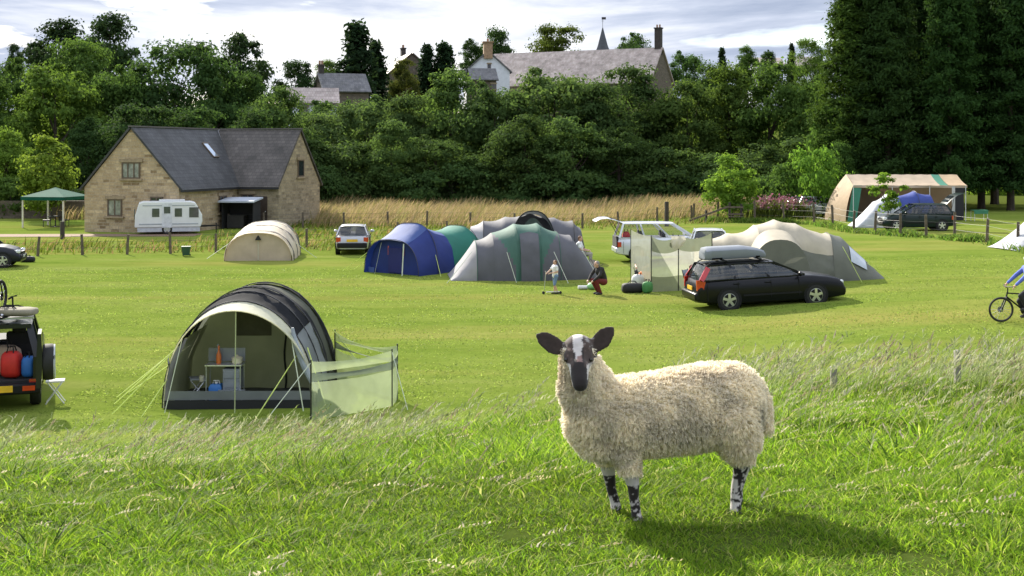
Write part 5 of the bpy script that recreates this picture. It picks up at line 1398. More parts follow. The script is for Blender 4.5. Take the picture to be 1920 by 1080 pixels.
m = MB(); m.loft([boxring(f, a, b) for f, a, b in ((-.98, .62, .80), (-.93, .92, .92), (-.75, 1, 1), (.3, .98, 1), (.75, .72, .95), (.95, .42, .8), (1.0, .15, .66))]); m.build('lid', M('grey_roof_box', (.17, .19, .22), .5, .05, 2), rb, 40)
m = MB(); m.loft([boxring(f, -.12, b * 1.01) for f, b in ((-.985, .80), (-.75, 1.0), (.75, .95), (1.0, .66))]); m.build('base', BLKP, rb, 40)
car('small silver hatchback seen from behind, parked between beige and blue tents', gx(663, 62.6), R(95), 'hatch', SILV, glass('tinted_glass', .62), 1.62, 1.40, r=.28)
car('pale silver people carrier with its tailgate lifted behind the tall windbreak', gx(1243, 57.5), R(3), 'mpv', WHTC, glass('clear_glass', .22), 1.78, 1.72, hatch_open=True, r=.32)
car('pale car mostly hidden behind the people carrier and the sand coloured tent', gx(1328, 54.6), R(84), 'hatch', WHTC, glass('tinted_glass', .62), 1.66, 1.5, r=.29)
car('dark green hatchback facing left in front of the peach tent, its rear hatch raised', gx(1716, 71), R(178), 'hatch', DGRN, glass('smoked_glass', .55), 1.72, 1.5, hatch_open=True, lift=.85, r=.31)
car('pale car half hidden at the left end of the peach tent', gx(1532, 86), R(20), 'hatch', WHTC, glass('tinted_glass', .62), 1.66, 1.42, r=.29)
car('dark blue car cut by the left edge in front of the wire fence', gx(-46, 54.6), R(12), 'hatch', DBLU, glass('tinted_glass', .62), 1.7, 1.62, r=.31)
# luggage in the open boot of the people carrier
def holdall(label, loc, rz, size, mat, strap=BLKP, cat_='bag', name='holdall'):
    t = thing(name, label, cat_, loc, rz); L, Wd, H = size
    m = MB(); rings = []
    for f, s in ((-1, .55), (-.92, .85), (-.6, 1), (0, 1.03), (.6, 1), (.92, .85), (1, .55)):
        rings.append([Vector((f * L / 2, math.copysign(abs(math.cos(a)) ** .7, math.cos(a)) * Wd / 2 * s, H / 2 + math.copysign(abs(math.sin(a)) ** .7, math.sin(a)) * H / 2 * s - (1 - s) * H * .15)) for a in [2 * PI * k / 14 for k in range(14)]])
    m.loft(rings); m.build('body', mat, t, 60)
    for s in (-1, 1):
        m = MB(); m.tube([(s * .0 - L * .2, s * Wd * .3, H * .9), (-L * .12, s * Wd * .15, H * 1.18), (L * .12, s * Wd * .15, H * 1.18), (L * .2, s * Wd * .3, H * .9)], .014, 5); m.build('handle', strap, t)
    return t
RED = M('red_nylon', (.50, .018, .012), .65); BLU = M('blue_nylon', (.02, .13, .42), .65); ORG = M('orange_nylon', (.6, .16, .03), .7); WHF = M('white_cotton', (.62, .62, .62), .85); BLKN = M('black_nylon', (.012, .012, .014), .75); GRNN = M('green_nylon', (.05, .20, .05), .7)
holdall('red bag standing in the open boot of the people carrier', gx(1174, 57.2) + Vector((0, 0, .75)), R(90), (.5, .35, .6), RED)
holdall('black bag in the grass at the foot of the tall windbreak', gx(1186, 44.6), R(10), (.75, .4, .34), BLKN)
holdall('white bag beside the left end of the tall windbreak', gx(1196, 46.0), R(30), (.42, .3, .5), WHF)
holdall('orange bag behind the white one at the tall windbreak', gx(1209, 46.6), R(0), (.5, .3, .55), ORG)
holdall('green bag against the left post of the tall windbreak', gx(1214, 44.5), R(60), (.4, .3, .4), GRNN)
holdall('dark bag on the grass right of the car at the far left', gx(52, 57), R(5), (.62, .3, .26), BLKN)

# --- touring caravan beside the house
t = thing('touring_caravan', 'white touring caravan parked in front of the stone house', 'caravan', gx(316, 77.0), R(16))
CW = M('caravan_white', (.66, .67, .66), .4, .05, 2); L_, W_, H_ = 3.9, 1.85, 1.95
prof = [(-L_ / 2, .42), (-L_ / 2 + .02, 1.1), (-L_ / 2 + .25, H_ - .08), (-L_ / 2 + .5, H_), (L_ / 2 - .7, H_), (L_ / 2 - .4, H_ - .08), (L_ / 2 - .02, 1.15), (L_ / 2, .75), (L_ / 2 - .12, .42)]
m = MB(); m.prism([(x, -W_ / 2, z) for x, z in prof], (0, 0, 0), (0, W_, 0)); m.build('body', CW, t, 0, .05)
m = MB(); m.box((0, 0, .3), (L_ - .3, W_ - .1, .28)); m.build('skirt', M('caravan_skirt', (.45, .47, .5), .6), t)
m = MB(); m.box((.2, 0, H_ + .05), (1.5, .9, .1)); m.build('roof_hatch', CW, t, bevel=.03)
CG = M('caravan_window', (.05, .06, .07), .08, .3, 3, spec=.9)
for x, w_, h_ in ((-.75, .42, .5), (.55, .42, .5), (1.45, .55, .6)):
    m = MB(); m.box((x, -W_ / 2 - .01, 1.3), (w_, .03, h_)); m.build('window', CG, t, bevel=.01)
m = MB(); m.box((-L_ / 2 - .004, 0, 1.2), (.05, 1.25, .6)); m.build('window', CG, t, bevel=.01)
m = MB(); m.box((-.1, -W_ / 2 - .008, 1.13), (.58, .025, 1.45)); dr = m.build('door', M('caravan_door', (.58, .6, .62), .4), t)
m = MB(); m.box((-.1, -W_ / 2 - .026, 1.45), (.36, .02, .4)); m.build('pane', CG, dr)
m = MB(); m.box((0, -W_ / 2 - .006, 1.72), (L_ - .9, .02, .05)); m.box((0, -W_ / 2 - .006, .62), (L_ - .5, .02, .06)); m.build('stripe', M('caravan_stripe', (.3, .33, .36), .5), t)
for s in (-1, 1): wheel(t, -.1, s * (W_ / 2 - .1), .3, .18, 5)
m = MB(); m.bar((L_ / 2 - .1, .4, .42), (L_ / 2 + 1.0, 0, .45), .07, .07); m.bar((L_ / 2 - .1, -.4, .42), (L_ / 2 + 1.0, 0, .45), .07, .07); m.tube([(L_ / 2 + .85, 0, 0), (L_ / 2 + .85, 0, .6)], .03, 8); m.build('drawbar', BLKP, t)

# --- off-roader with its side-hinged rear door open, seen from behind
jp = gx(-2, 25.7)
J = thing('off_roader', 'dark off-road car with open rear door and spare wheel at the left edge', 'car', jp, R(109))
JP = M('dark_blue_black_paint', (.006, .008, .013), .3, .1, 2, coat=.25, spec=.3); Wj, Lj, Hj = 1.64, 3.7, 1.66
x0 = -Lj / 2
def side(y, s):
    m = MB()
    for z0, z1, ya, yb in ((.42, .95, y, y - s * .0), (.95, 1.02, y, y - s * .03)):
        m.grid(lambda u, v: Vector((x0 + Lj * u, ya + (yb - ya) * v + s * .03 * math.sin(PI * u) - (.1 * s * (u > .97)), z0 + (z1 - z0) * v)), 24, 2)
    m.box((x0 + .03, y - s * .06, .72), (.09, .14, .6)); m.build('side_panel', JP, J, 40)
    for xa, xb_, nm in ((x0 + .02, x0 + .02 + .0, 'rear_pillar'),):
        for a_, b_, w_ in ((.05, .2, .12), (1.25, 1.25, .08), (2.55, 2.15, .08)): m = MB(); m.bar((x0 + a_, y - s * .05, 1.0), (x0 + b_, y - s * .2, Hj - .06), w_, w_, (0, 1, 0)); m.build('pillar', JP, J)
    m = MB(); m.grid(lambda u, v: Vector((x0 + .1 + (2.4 - .32 * v) * u + .1 * v, y - s * (.04 + .155 * v), 1.01 + (Hj - 1.09) * v)), 6, 3); m.build('side_window', glass('smoked_glass', .55), J)
    m = MB(); m.box((x0 - .01, y - s * .12, .56), (.05, .16, .10)); m.build('tail_light', REDL, J)
side(Wj / 2, 1); side(-Wj / 2, -1)
m = MB(); m.grid(lambda u, v: Vector((x0 + .12 + 2.1 * u, (Wj / 2 - .16) * (2 * v - 1), Hj - .07 + .07 * (1 - (2 * v - 1) ** 4))), 8, 12); m.grid(lambda u, v: Vector((x0 + .12 + 2.1 * u, (Wj / 2 - .16) * (2 * v - 1), Hj - .08)), 4, 4)
m.bar((x0 + .14, -Wj / 2 + .17, Hj - .06), (x0 + .14, Wj / 2 - .17, Hj - .06), .09, .08); m.build('roof', JP, J, 50)
m = MB(); m.box((x0 + 1.85 + .0, 0, .52), (Lj - .1, Wj - .1, .12)); m.box((x0 + 1.3, 0, .8), (.16, Wj - .2, .6)); m.build('interior', INTR, J)
for y in (-.4, .4):
    m = MB(); m.box((x0 + 1.35, y, 1.05), (.16, .48, .6), Matrix.Rotation(R(8), 3, 'Y')); m.box((x0 + 1.32, y, 1.40), (.1, .26, .18)); m.build('seat', INTR, J, bevel=.05)
m = MB(); m.box((Lj / 2 - .6, 0, .82), (1.1, Wj - .1, .42)); m.build('bonnet', JP, J, bevel=.08)
m = MB(); m.box((x0 - .08, 0, .45), (.2, Wj + .02, .2)); m.build('rear_bumper', BLKP, J, bevel=.04)
m = MB(); m.box((x0 - .19, -.08, .47), (.02, .52, .12)); m.build('number_plate', YEL, J)
for s in (-1, 1): m = MB(); m.box((x0 - .19, s * -.62, .47), (.02, .22, .09)); m.build('reflector', M('red_reflector', (.55, .05, .015), .2), J)
m = MB(); m.grid(lambda u, v: Vector((x0 + 2.62 - .42 * v, (Wj / 2 - .1 - .1 * v) * (2 * u - 1), 1.02 + .56 * v)), 4, 4); m.build('windscreen', glass('smoked_glass', .55), J)
hx, hy = x0 + .0, -Wj / 2 + .02
m = MB(); m.loft([[(hx - a, hy - .05 + b, z) for b, z in ((0, .55), (.09, .55), (.09, 1.02), (.06, 1.55), (0, 1.55), (-.02, 1.02))] for a in (0.02, .3, .75)]); m.build('rear_door', JP, J, 30)
m = MB(); n = 26; rr = .335
m.loft([[(hx - .42 + math.cos(2 * PI * k / n) * a, hy - .07 - b, .98 + math.sin(2 * PI * k / n) * a) for k in range(n)] for a, b in ((.15, 0), (.31, 0), (rr, .04), (rr, .17), (.31, .21), (.2, .215), (.0001, .2))], True, False)
m.build('spare_wheel', RUB, J)
m = MB(); m.tube([(hx - .42 + math.cos(a) * .31, hy - .07 - .205, .98 + math.sin(a) * .31) for a in [2 * PI * k / 24 for k in range(25)]], .02, 5); m.build('wheel_cover_ring', M('pale_ring', (.4, .42, .45), .4), J)
for x in (-1.15, 1.15):
    for s in (-1, 1): wheel(J, x, s * (Wj / 2 - .1), .34, .2, 5)
for x in (x0 + .45, x0 + 1.5):
    m = MB(); m.bar((x, -Wj / 2 + .12, Hj + .05), (x, Wj / 2 - .12, Hj + .05), .06, .035); m.build('roof_bar', ALLOY, J)
bpy.context.view_layer.update()
JW = J.matrix_world
holdall('red rucksack in the open back of the off-roader', JW @ Vector((x0 + .35, -.30, .60)), R(0), (.36, .3, .5), RED)
holdall('blue bag right of the red rucksack in the open back of the off-roader', JW @ Vector((x0 + .3, -.60, .60)), R(0), (.22, .24, .40), BLU)
holdall('beige blanket bundle behind the red rucksack in the off-roader', JW @ Vector((x0 + .75, -.15, .60)), R(0), (.6, .4, .56), M('beige_blanket', (.40, .30, .22), .9))
holdall('beige rolled bundle strapped on the roof of the off-roader', JW @ Vector((x0 + .7, -.25, Hj + .075)), R(0), (1.0, .6, .16), M('beige_roll', (.20, .18, .13), .9))
fs = thing('folding_stool', 'white folding stool on the grass right of the off-roader', 'stool', gx(104, 25.0), R(15))
m = MB(); m.box((0, 0, .43), (.34, .3, .03)); m.build('seat', WHF, fs)
for s in (-1, 1): m = MB(); m.tube([(-.17, s * .14, 0), (.14, s * .14, .42)], .014, 6); m.tube([(.17, s * .13, 0), (-.14, s * .13, .42)], .014, 6); m.build('leg', M('white_plastic', (.7, .7, .7), .45), fs)

# --- bicycles
def bicycle(label, loc, rz, frame, group=None, name='bicycle'):
    t = thing(name, label, 'bicycle', loc, rz, group); r_ = .335
    A, B = Vector((-.53, 0, r_)), Vector((.53, 0, r_)); bb = Vector((-.10, 0, .29)); st = Vector((-.27, 0, .78)); hd = Vector((.36, 0, .80)); hb = Vector((.39, 0, .68))
    for c in (A, B):
        m = MB(); n = 36; k8 = 8
        rings = [[c + Vector((math.cos(a) * (r_ - .03 + .03 * math.cos(q)), .03 * math.sin(q), math.sin(a) * (r_ - .03 + .03 * math.cos(q)))) for q in [2 * PI * j / k8 for j in range(k8)]] for a in [2 * PI * i / n for i in range(n + 1)]]
        m.loft(rings, True, False); o = m.build('wheel', RUB, t)
        m = MB()
        for k in range(16):
            a = 2 * PI * k / 16; m.tube([c + Vector((0, .02 * (-1) ** k, 0)), c + Vector((math.cos(a) * .29, 0, math.sin(a) * .29))], .0035, 4)
        m.tube([c + Vector((math.cos(a) * .288, 0, math.sin(a) * .288)) for a in [2 * PI * k / 30 for k in range(31)]], .010, 5); m.tube([c + Vector((0, -.05, 0)), c + Vector((0, .05, 0))], .025, 8); m.build('rim', ALLOY, o)
        m = MB(); m.tube([c + Vector((0, -.045, 0)), c + Vector((0, -.04, 0))], .08, 14); m.build('brake_disc', BLKP, o)
    m = MB()
    for a, b, q in ((bb, st, .018), (bb, hb, .022), (st + Vector((.02, 0, -.04)), hd + Vector((0, 0, -.03)), .018), (hd, hb, .022)): m.tube([a, b], q, 8)
    for s in (-1, 1): m.tube([bb, A + Vector((0, s * .06, 0))], .011, 6); m.tube([st + Vector((.02, 0, -.05)), A + Vector((0, s * .06, 0))], .010, 6)
    m.build('frame', frame, t)
    m = MB()
    for s in (-1, 1): m.tube([hb + Vector((.01, s * .06, -.02)), B + Vector((0, s * .06, 0))], .016, 6)
    m.tube([hb + Vector((.01, -.06, -.02)), hb + Vector((.01, .06, -.02))], .018, 6); m.build('fork', BLKP, t)
    m = MB(); m.tube([hd, hd + Vector((-.01, 0, .10)), hd + Vector((.05, 0, .14))], .016, 6); m.tube([hd + Vector((-.03, -.31, .17)), hd + Vector((.05, -.12, .15)), hd + Vector((.05, .12, .15)), hd + Vector((-.03, .31, .17))], .014, 6); m.build('handlebar', BLKP, t)
    m = MB(); m.tube([st, st + Vector((-.05, 0, .17))], .014, 6); m.loft([[st + Vector((x, y * w_, .17 + z)) for y, z in ((-1, .0), (-.6, .04), (.6, .04), (1, 0))] for x, w_ in ((-.16, .08), (-.05, .06), (.12, .02))]); m.build('saddle', BLKP, t)
    m = MB(); m.tube([bb + Vector((0, -.05, 0)), bb + Vector((0, -.04, 0))], .09, 16)
    for s in (-1, 1):
        m.tube([bb + Vector((0, s * .06, 0)), bb + Vector((s * .12, s * .09, -.12))], .011, 5); m.box(bb + Vector((s * .12, s * .14, -.12)), (.09, .1, .02))
    m.build('crank', BLKP, t)
    return t
bicycle('upright dark bicycle on the roof of the off-roader, cut by the left edge', JW @ Vector((x0 + .62, .12, Hj + .07)), R(90), BLKP, 'bicycles on the off-roader roof')
rk = thing('bike_carrier', 'bicycle carrier arm rising from the roof of the off-roader', 'carrier', JW @ Vector((x0 + .6, -.22, Hj + .065)), R(90))
m = MB(); m.bar((-.4, 0, .02), (.9, 0, .02), .06, .04); m.build('rail', BLKP, rk)
m = MB(); m.tube([(0, 0, .03), (.05, -.08, .12), (.08, -.06, .38), (.08, -.14, .40)], .018, 6); m.tube([(.08, -.06, .38), (.08, .02, .33)], .02, 6); m.build('arm', BLKP, rk)
m = MB(); m.tube([(-.2, .05, .05), (-.1, -.05, .12), (.1, -.12, .08), (.25, -.25, .06)], .03, 6); m.build('clamp', ALLOY, rk)
# ------------------------------------------------------------------ people (local -y is the way they face; joint heights for a 1.75 m adult, scaled)
SKIN = M('skin', (.50, .30, .21), .6, .08, 6)
def cloth(name, col): return M(name, col, .85, .15, 8, .2, 20)
STAND = dict(pelvis=(0, 0, .95), waist=(0, 0, 1.10), chest=(0, 0, 1.32), neck=(0, .01, 1.48), head=(0, -.02, 1.63),
             shl=(.19, 0, 1.42), shr=(-.19, 0, 1.42), ell=(.26, .02, 1.13), elr=(-.26, .02, 1.13), hal=(.27, -.08, .88), har=(-.27, -.08, .88),
             hil=(.10, 0, .92), hir=(-.10, 0, .92), knl=(.11, -.02, .50), knr=(-.11, -.02, .50), anl=(.11, .02, .08), anr=(-.11, .02, .08))
def person(label, loc, rz, h, J, shirt, legs, shoes, hair, long_sleeve=False, short_leg=False, group=None, helmet=None, cat_='person'):
    s = h / 1.75; P = {k: Vector(v) * s for k, v in {**STAND, **J}.items()}
    t = thing('person', label, cat_, loc, rz, group)
    fwd = (P['head'] - P['neck']).normalized()
    m = MB()
    C = lambda a, b, ra, rb: m.cap2(P[a], P[b], ra * s, rb * s, 12)
    C('pelvis', 'waist', .135, .125); C('waist', 'chest', .125, .15); C('chest', 'neck', .12, .055); C('neck', 'head', .055, .06)
    C('shl', 'shr', .075, .075); C('hil', 'hir', .10, .10)
    for q in 'lr':
        C('sh' + q, 'el' + q, .052, .042); C('el' + q, 'ha' + q, .042, .028); C('hi' + q, 'kn' + q, .085, .055); C('kn' + q, 'an' + q, .056, .036)
        a = P['an' + q]; kn = P['kn' + q]; toe = a + Vector((0, -.15 * s, -.045 * s)); m.cap2(a + Vector((0, .02 * s, -.03 * s)), toe, .04 * s, .03 * s, 8)
        # hand: palm, four fingers, thumb
        ha = P['ha' + q]; d = (ha - P['el' + q]).normalized(); sd = d.cross(Vector((0, 0, 1)) if abs(d.z) < .9 else Vector((0, 1, 0))).normalized(); dn = d.cross(sd)
        m.cap2(ha, ha + d * .07 * s, .028 * s, .032 * s, 8)
        for i, L in enumerate((.065, .078, .072, .055)):
            b = ha + d * .085 * s + sd * ((i - 1.5) * .019 * s); e = b + d * L * .6 * s + dn * .018 * s
            m.cap2(b, e, .0095 * s, .0085 * s, 6); m.cap2(e, e + d * L * .35 * s + dn * .03 * s, .0085 * s, .0075 * s, 6)
        b = ha + d * .025 * s + sd * .035 * s; m.cap2(b, b + d * .055 * s + sd * .028 * s, .012 * s, .009 * s, 6)
    hc = P['head']; up = (P['head'] - P['neck']).normalized()
    m.ell(hc + Vector((0, 0, .015 * s)), (.075 * s, .095 * s, .115 * s), 14, 10); m.ell(hc + Vector((0, -.03 * s, -.06 * s)), (.052 * s, .055 * s, .05 * s), 10, 8)
    m.ell(hc + Vector((0, -.10 * s, -.012 * s)), (.014 * s, .018 * s, .024 * s), 8, 6)
    for sx in (-1, 1): m.ell(hc + Vector((sx * .077 * s, .005 * s, -.005 * s)), (.012 * s, .02 * s, .032 * s), 8, 6)
    o = link('body', blob(m, .009 * max(s, .8), 3, .4), SKIN, t)
    for sx in (-1, 1):
        m = MB(); m.ell(hc + Vector((sx * .03 * s, -.087 * s, .012 * s)), .011 * s, 8, 6); m.build('eye', M('dark_eye', (.02, .015, .012), .2), t)
    m = MB(); m.ell(hc + Vector((0, -.083 * s, -.055 * s)), (.024 * s, .012 * s, .006 * s), 8, 6); m.build('mouth', M('lip', (.35, .14, .12), .6), t)
    m = MB()
    if helmet:
        m.ell(hc + Vector((0, .0, .055 * s)), (.098 * s, .13 * s, .09 * s), 14, 8); link('helmet', blob(m, .01, 2), helmet, t)
    else:
        m.ell(hc + Vector((0, .022 * s, .045 * s)), (.083 * s, .098 * s, .092 * s), 14, 8); m.ell(hc + Vector((0, .05 * s, -.01 * s)), (.072 * s, .062 * s, .09 * s), 10, 8); link('hair', blob(m, .01, 2), hair, t)
    m = MB(); I = 1.13
    C2 = lambda a, b, ra, rb: m.cap2(P[a], P[b], ra * s * I, rb * s * I, 12)
    C2('pelvis', 'waist', .138, .13); C2('waist', 'chest', .13, .155); C2('chest', 'neck', .122, .06); C2('shl', 'shr', .08, .08)
    for q in 'lr':
        if long_sleeve: C2('sh' + q, 'el' + q, .062, .052); C2('el' + q, 'ha' + q, .052, .036)
        else:
            P['mid' + q] = P['sh' + q].lerp(P['el' + q], .6); C2('sh' + q, 'mid' + q, .064, .062)
    link('shirt', blob(m, .012 * max(s, .8), 4), shirt, t)
    m = MB(); C2('pelvis', 'pelvis', .14, .14) if False else m.cap2(P['pelvis'], P['pelvis'] + Vector((0, 0, .03 * s)), .15 * s, .15 * s, 12); C2('hil', 'hir', .108, .108)
    for q in 'lr':
        P['kx' + q] = P['kn' + q]
        C2('hi' + q, 'kn' + q, .095, .068)
        if not short_leg: C2('kn' + q, 'an' + q, .066, .052)
    link('shorts' if short_leg else 'trousers', blob(m, .012 * max(s, .8), 4), legs, t)
    for q in 'lr':
        m = MB(); a = P['an' + q]; m.cap2(a + Vector((0, .03 * s, -.035 * s)), a + Vector((0, -.16 * s, -.05 * s)), .052 * s, .042 * s, 10); m.cap2(a + Vector((0, 0, -.03 * s)), a + Vector((0, 0, .03 * s)), .05 * s, .046 * s, 8)
        link('shoe', blob(m, .01, 2), shoes, t)
    return t
HB = M('brown_hair', (.14, .065, .03), .7, .2, 20); HD = M('dark_hair', (.03, .022, .018), .7, .2, 20); HG = M('grey_hair', (.22, .2, .18), .8, .2, 20)
SH1 = M('dark_shoe', (.02, .02, .022), .7)
cp_ = gp(1041, 551)
person('child in white T-shirt and blue shorts holding a kick scooter before the grey tent', cp_, R(-62), 1.16, dict(shl=(.18, -.03, 1.42), elr=(-.26, -.16, 1.22), har=(-.20, -.38, 1.08), ell=(.27, -.02, 1.16), hal=(.12, -.32, 1.10), knl=(.11, -.10, .5), anl=(.12, .08, .08), knr=(-.11, .02, .5)), cloth('white_tshirt', (.66, .66, .66)), cloth('denim_blue', (.12, .19, .30)), SH1, HB, short_leg=True)
scp = cp_ + Vector((-.30, -.12, 0)); scp.z = float(zg(scp.x, scp.y))
sc = thing('kick_scooter', 'silver kick scooter held by the child in the white T-shirt', 'scooter', scp, R(188))
m = MB(); m.box((-.22, 0, .075), (.46, .1, .025)); m.build('deck', ALLOY, sc, bevel=.006)
m = MB(); m.tube([(.0, 0, .07), (.08, 0, .16), (.03, 0, .78)], .014, 6); m.build('stem', ALLOY, sc)
m = MB(); m.tube([(.03, -.17, .78), (.03, .17, .78)], .014, 6); m.build('handlebar', BLKP, sc)
for x in (.11, -.48): m = MB(); m.tube([(x, -.014, .052), (x, .014, .052)], .052, 14); m.build('wheel', RUB, sc)
ap = gp(1124, 552)
person('crouching person in black top and dark red trousers on the grass right of the child', ap, R(-60), 1.68, dict(pelvis=(0, .16, .46), waist=(0, .14, .62), chest=(0, .02, .82), neck=(0, -.06, .95), head=(0, -.12, 1.07), shl=(.18, -.02, .91), shr=(-.18, -.02, .91), ell=(.27, -.16, .70), elr=(-.27, -.16, .70), hal=(.16, -.36, .52), har=(-.16, -.36, .52), hil=(.1, .14, .45), hir=(-.1, .14, .45), knl=(.15, -.26, .52), knr=(-.15, -.22, .50), anl=(.12, -.04, .08), anr=(-.12, .02, .08)), cloth('black_top', (.018, .016, .017)), cloth('red_trousers', (.13, .014, .014)), SH1, HG, long_sleeve=True)
def camp_chair(label, loc, rz, mat):
    t = thing('camp_chair', label, 'chair', loc, rz)
    m = MB(); m.grid(lambda u, v: Vector((.25 * (2 * u - 1), -.24 + .48 * v, .40 - .04 * math.sin(PI * v))), 4, 5); m.build('seat', mat, t)
    m = MB(); m.grid(lambda u, v: Vector((.25 * (2 * u - 1), .24 + .12 * v, .40 + .5 * v)), 4, 4); m.build('backrest', mat, t)
    for s in (-1, 1):
        m = MB(); m.tube([(s * .25, -.24, 0), (s * .25, .24, .41)], .012, 6); m.build('leg', BLKP, t)
        m = MB(); m.tube([(s * .25, .28, 0), (s * .25, -.2, .62), (s * .25, .3, .64), (s * .25, .37, .92), (s * .25, .22, .40)], .012, 6); m.build('side_frame', BLKP, t)
    return t
SIT = dict(pelvis=(0, .12, .50), waist=(0, .16, .64), chest=(0, .19, .86), neck=(0, .18, 1.02), head=(0, .14, 1.17), shl=(.19, .18, .96), shr=(-.19, .18, .96), ell=(.25, .06, .70), elr=(-.25, .06, .70), hal=(.16, -.18, .66), har=(-.16, -.18, .66), hil=(.1, .10, .49), hir=(-.1, .10, .49), knl=(.12, -.32, .50), knr=(-.12, -.32, .50), anl=(.12, -.30, .08), anr=(-.12, -.34, .08))
p1 = gx(1094, 55.5)
camp_chair('dark camp chair behind the right pod of the green topped dome tent', p1, R(75), BLKN)
person('person in a white top sitting in a camp chair behind the grey dome tent', p1, R(75), 1.70, SIT, cloth('white_tshirt', (.66, .66, .66)), cloth('stone_trousers', (.3, .28, .25)), SH1, HB, cat_='person')
p2 = gx(1122, 53.6)
camp_chair('empty black camp chair lying low on the grass right of the sitting person', p2, R(110), BLKN).rotation_euler = (R(-62), 0, R(110))
bpy.context.view_layer.update()
p3 = gx(1203, 47.6)
camp_chair('camp chair behind the sheer left panel of the tall windbreak', p3, R(-20), M('blue_nylon', (.02, .13, .42), .65))
person('person in a blue top sitting behind the sheer left panel of the tall windbreak', p3, R(-20), 1.68, SIT, cloth('mid_blue_top', (.06, .12, .26)), cloth('dark_trousers', (.03, .03, .04)), SH1, HD)
p4 = gx(1303, 43.2)
camp_chair('low camp chair between the tall windbreak and the black estate car', p4, R(60), GRY)
person('child in a pale blue top sitting behind the tail of the black estate car', p4, R(60), 1.45, SIT, cloth('pale_blue_top', (.42, .52, .62)), cloth('stone_trousers', (.3, .28, .25)), SH1, HB)
bp_ = gp(1092, 543)
t = thing('drink_bottle', 'white and green bottle lying on the grass beside the crouching person', 'bottle', bp_ + Vector((0, 0, .075)), R(5)); 
m = MB(); n = 14
m.loft([[(x, math.cos(2 * PI * k / n) * r_, math.sin(2 * PI * k / n) * r_) for k in range(n)] for x, r_ in ((-.16, .05), (-.15, .07), (.16, .07), (.24, .03), (.27, .03))]); m.build('body', WHF, t)
m = MB(); m.loft([[(x, math.cos(2 * PI * k / n) * r_, math.sin(2 * PI * k / n) * r_) for k in range(n)] for x, r_ in ((.272, .032), (.36, .032))]); m.build('cap', GRNN, t)
m = MB(); m.ell((0, 0, 0), (.16, .16, .13), 14, 10); m.ell((.0, 0, .02), (.05, .166, .115), 10, 8); o = m.build('toy_ball', M('pale_green_toy', (.25, .5, .22), .5), None); o.location = gp(1109, 543) + Vector((0, 0, .12)); tag(o, 'pale green toy ball between the bottle and the crouching person', 'ball')
# cyclist at the right edge
wy = 34.0; bxp = (1877 - 960) * wy / F + .53
bl = Vector((bxp, wy, float(zg(bxp, wy)) - .01))
bicycle('dark mountain bicycle ridden across the field at the right edge', bl, R(180), BLKP)
person('cyclist in a blue jacket and dark gloves riding at the right edge', bl + Vector((.0, 0, 0)), R(-90), 1.72,
       dict(pelvis=(0, .36, 1.02), waist=(0, .34, 1.16), chest=(0, .24, 1.37), neck=(0, .20, 1.52), head=(0, .20, 1.66), shl=(.19, .18, 1.44), shr=(-.19, .18, 1.44), ell=(.30, -.02, 1.24), elr=(-.30, -.02, 1.24), hal=(.29, -.24, 1.04), har=(-.29, -.24, 1.04), hil=(.09, .33, .98), hir=(-.09, .33, .98), knl=(.12, -.05, .72), knr=(-.12, .0, .55), anl=(.13, .12, .40), anr=(-.13, .22, .19)),
       cloth('bright_blue_jacket', (.10, .14, .48)), cloth('black_tights', (.015, .015, .02)), SH1, HD, long_sleeve=True, helmet=M('white_helmet', (.6, .6, .62), .4))

# ------------------------------------------------------------------ the sheep
shp = Vector((.725, 6.0, 0)); shp.z = float(zg(shp.x, shp.y)) - .012
sheep = thing('sheep', 'cream woolled sheep with black and white face standing side-on in the near grass', 'sheep', shp)
m = MB()
def ering(c, ax, hw, hh, n=20):
    ax = Vector(ax).normalized(); e = ax.cross(Vector((0, 0, 1))).normalized()
    u = e.cross(ax).normalized()
    return [Vector(c) + e * (math.cos(2 * PI * k / n) * hw) + u * (math.sin(2 * PI * k / n) * hh * (1.0 if math.sin(2 * PI * k / n) > 0 else 1.0)) for k in range(n)]
yaw = .30
TS = [(.475, .515, .03, .04), (.462, .51, .08, .11), (.435, .508, .125, .145), (.37, .508, .165, .178), (.25, .512, .185, .184), (.08, .494, .195, .186), (-.08, .482, .192, .178), (-.22, .480, .176, .170), (-.33, .490, .150, .152), (-.405, .505, .115, .122), (-.452, .515, .07, .08), (-.468, .52, .03, .035)]
m.loft([ering((x, (x - .05) * yaw * 1.0, z), (1, yaw, 0), hw, hh) for x, z, hw, hh in TS])
# brisket, neck, haunch
m.cap2((-.335, -.125, .50), (-.390, -.16, .675), .140, .100, 16); m.cap2((-.395, -.16, .62), (-.422, -.185, .800), .105, .076, 16)
m.cap2((-.375, -.13, .47), (-.31, -.12, .405), .105, .115, 14)
# head: skull, forehead, muzzle, jaw
HX = -.428
m_body, m = m, MB()
m.cap2((HX, -.175, .752), (HX, -.215, .742), .067, .066, 14)
m.cap2((HX, -.215, .750), (HX + .002, -.300, .690), .058, .041, 14)
m.cap2((HX + .002, -.290, .705), (HX + .003, -.345, .652), .046, .037, 14)
m.ell((HX + .003, -.360, .640), (.034, .026, .027), 12, 8)
m.cap2((HX, -.215, .725), (HX + .003, -.315, .655), .050, .030, 12)
for sx in (-1, 1): m.cap2((HX + sx * .046, -.238, .750), (HX + sx * .038, -.268, .725), .022, .016, 8)
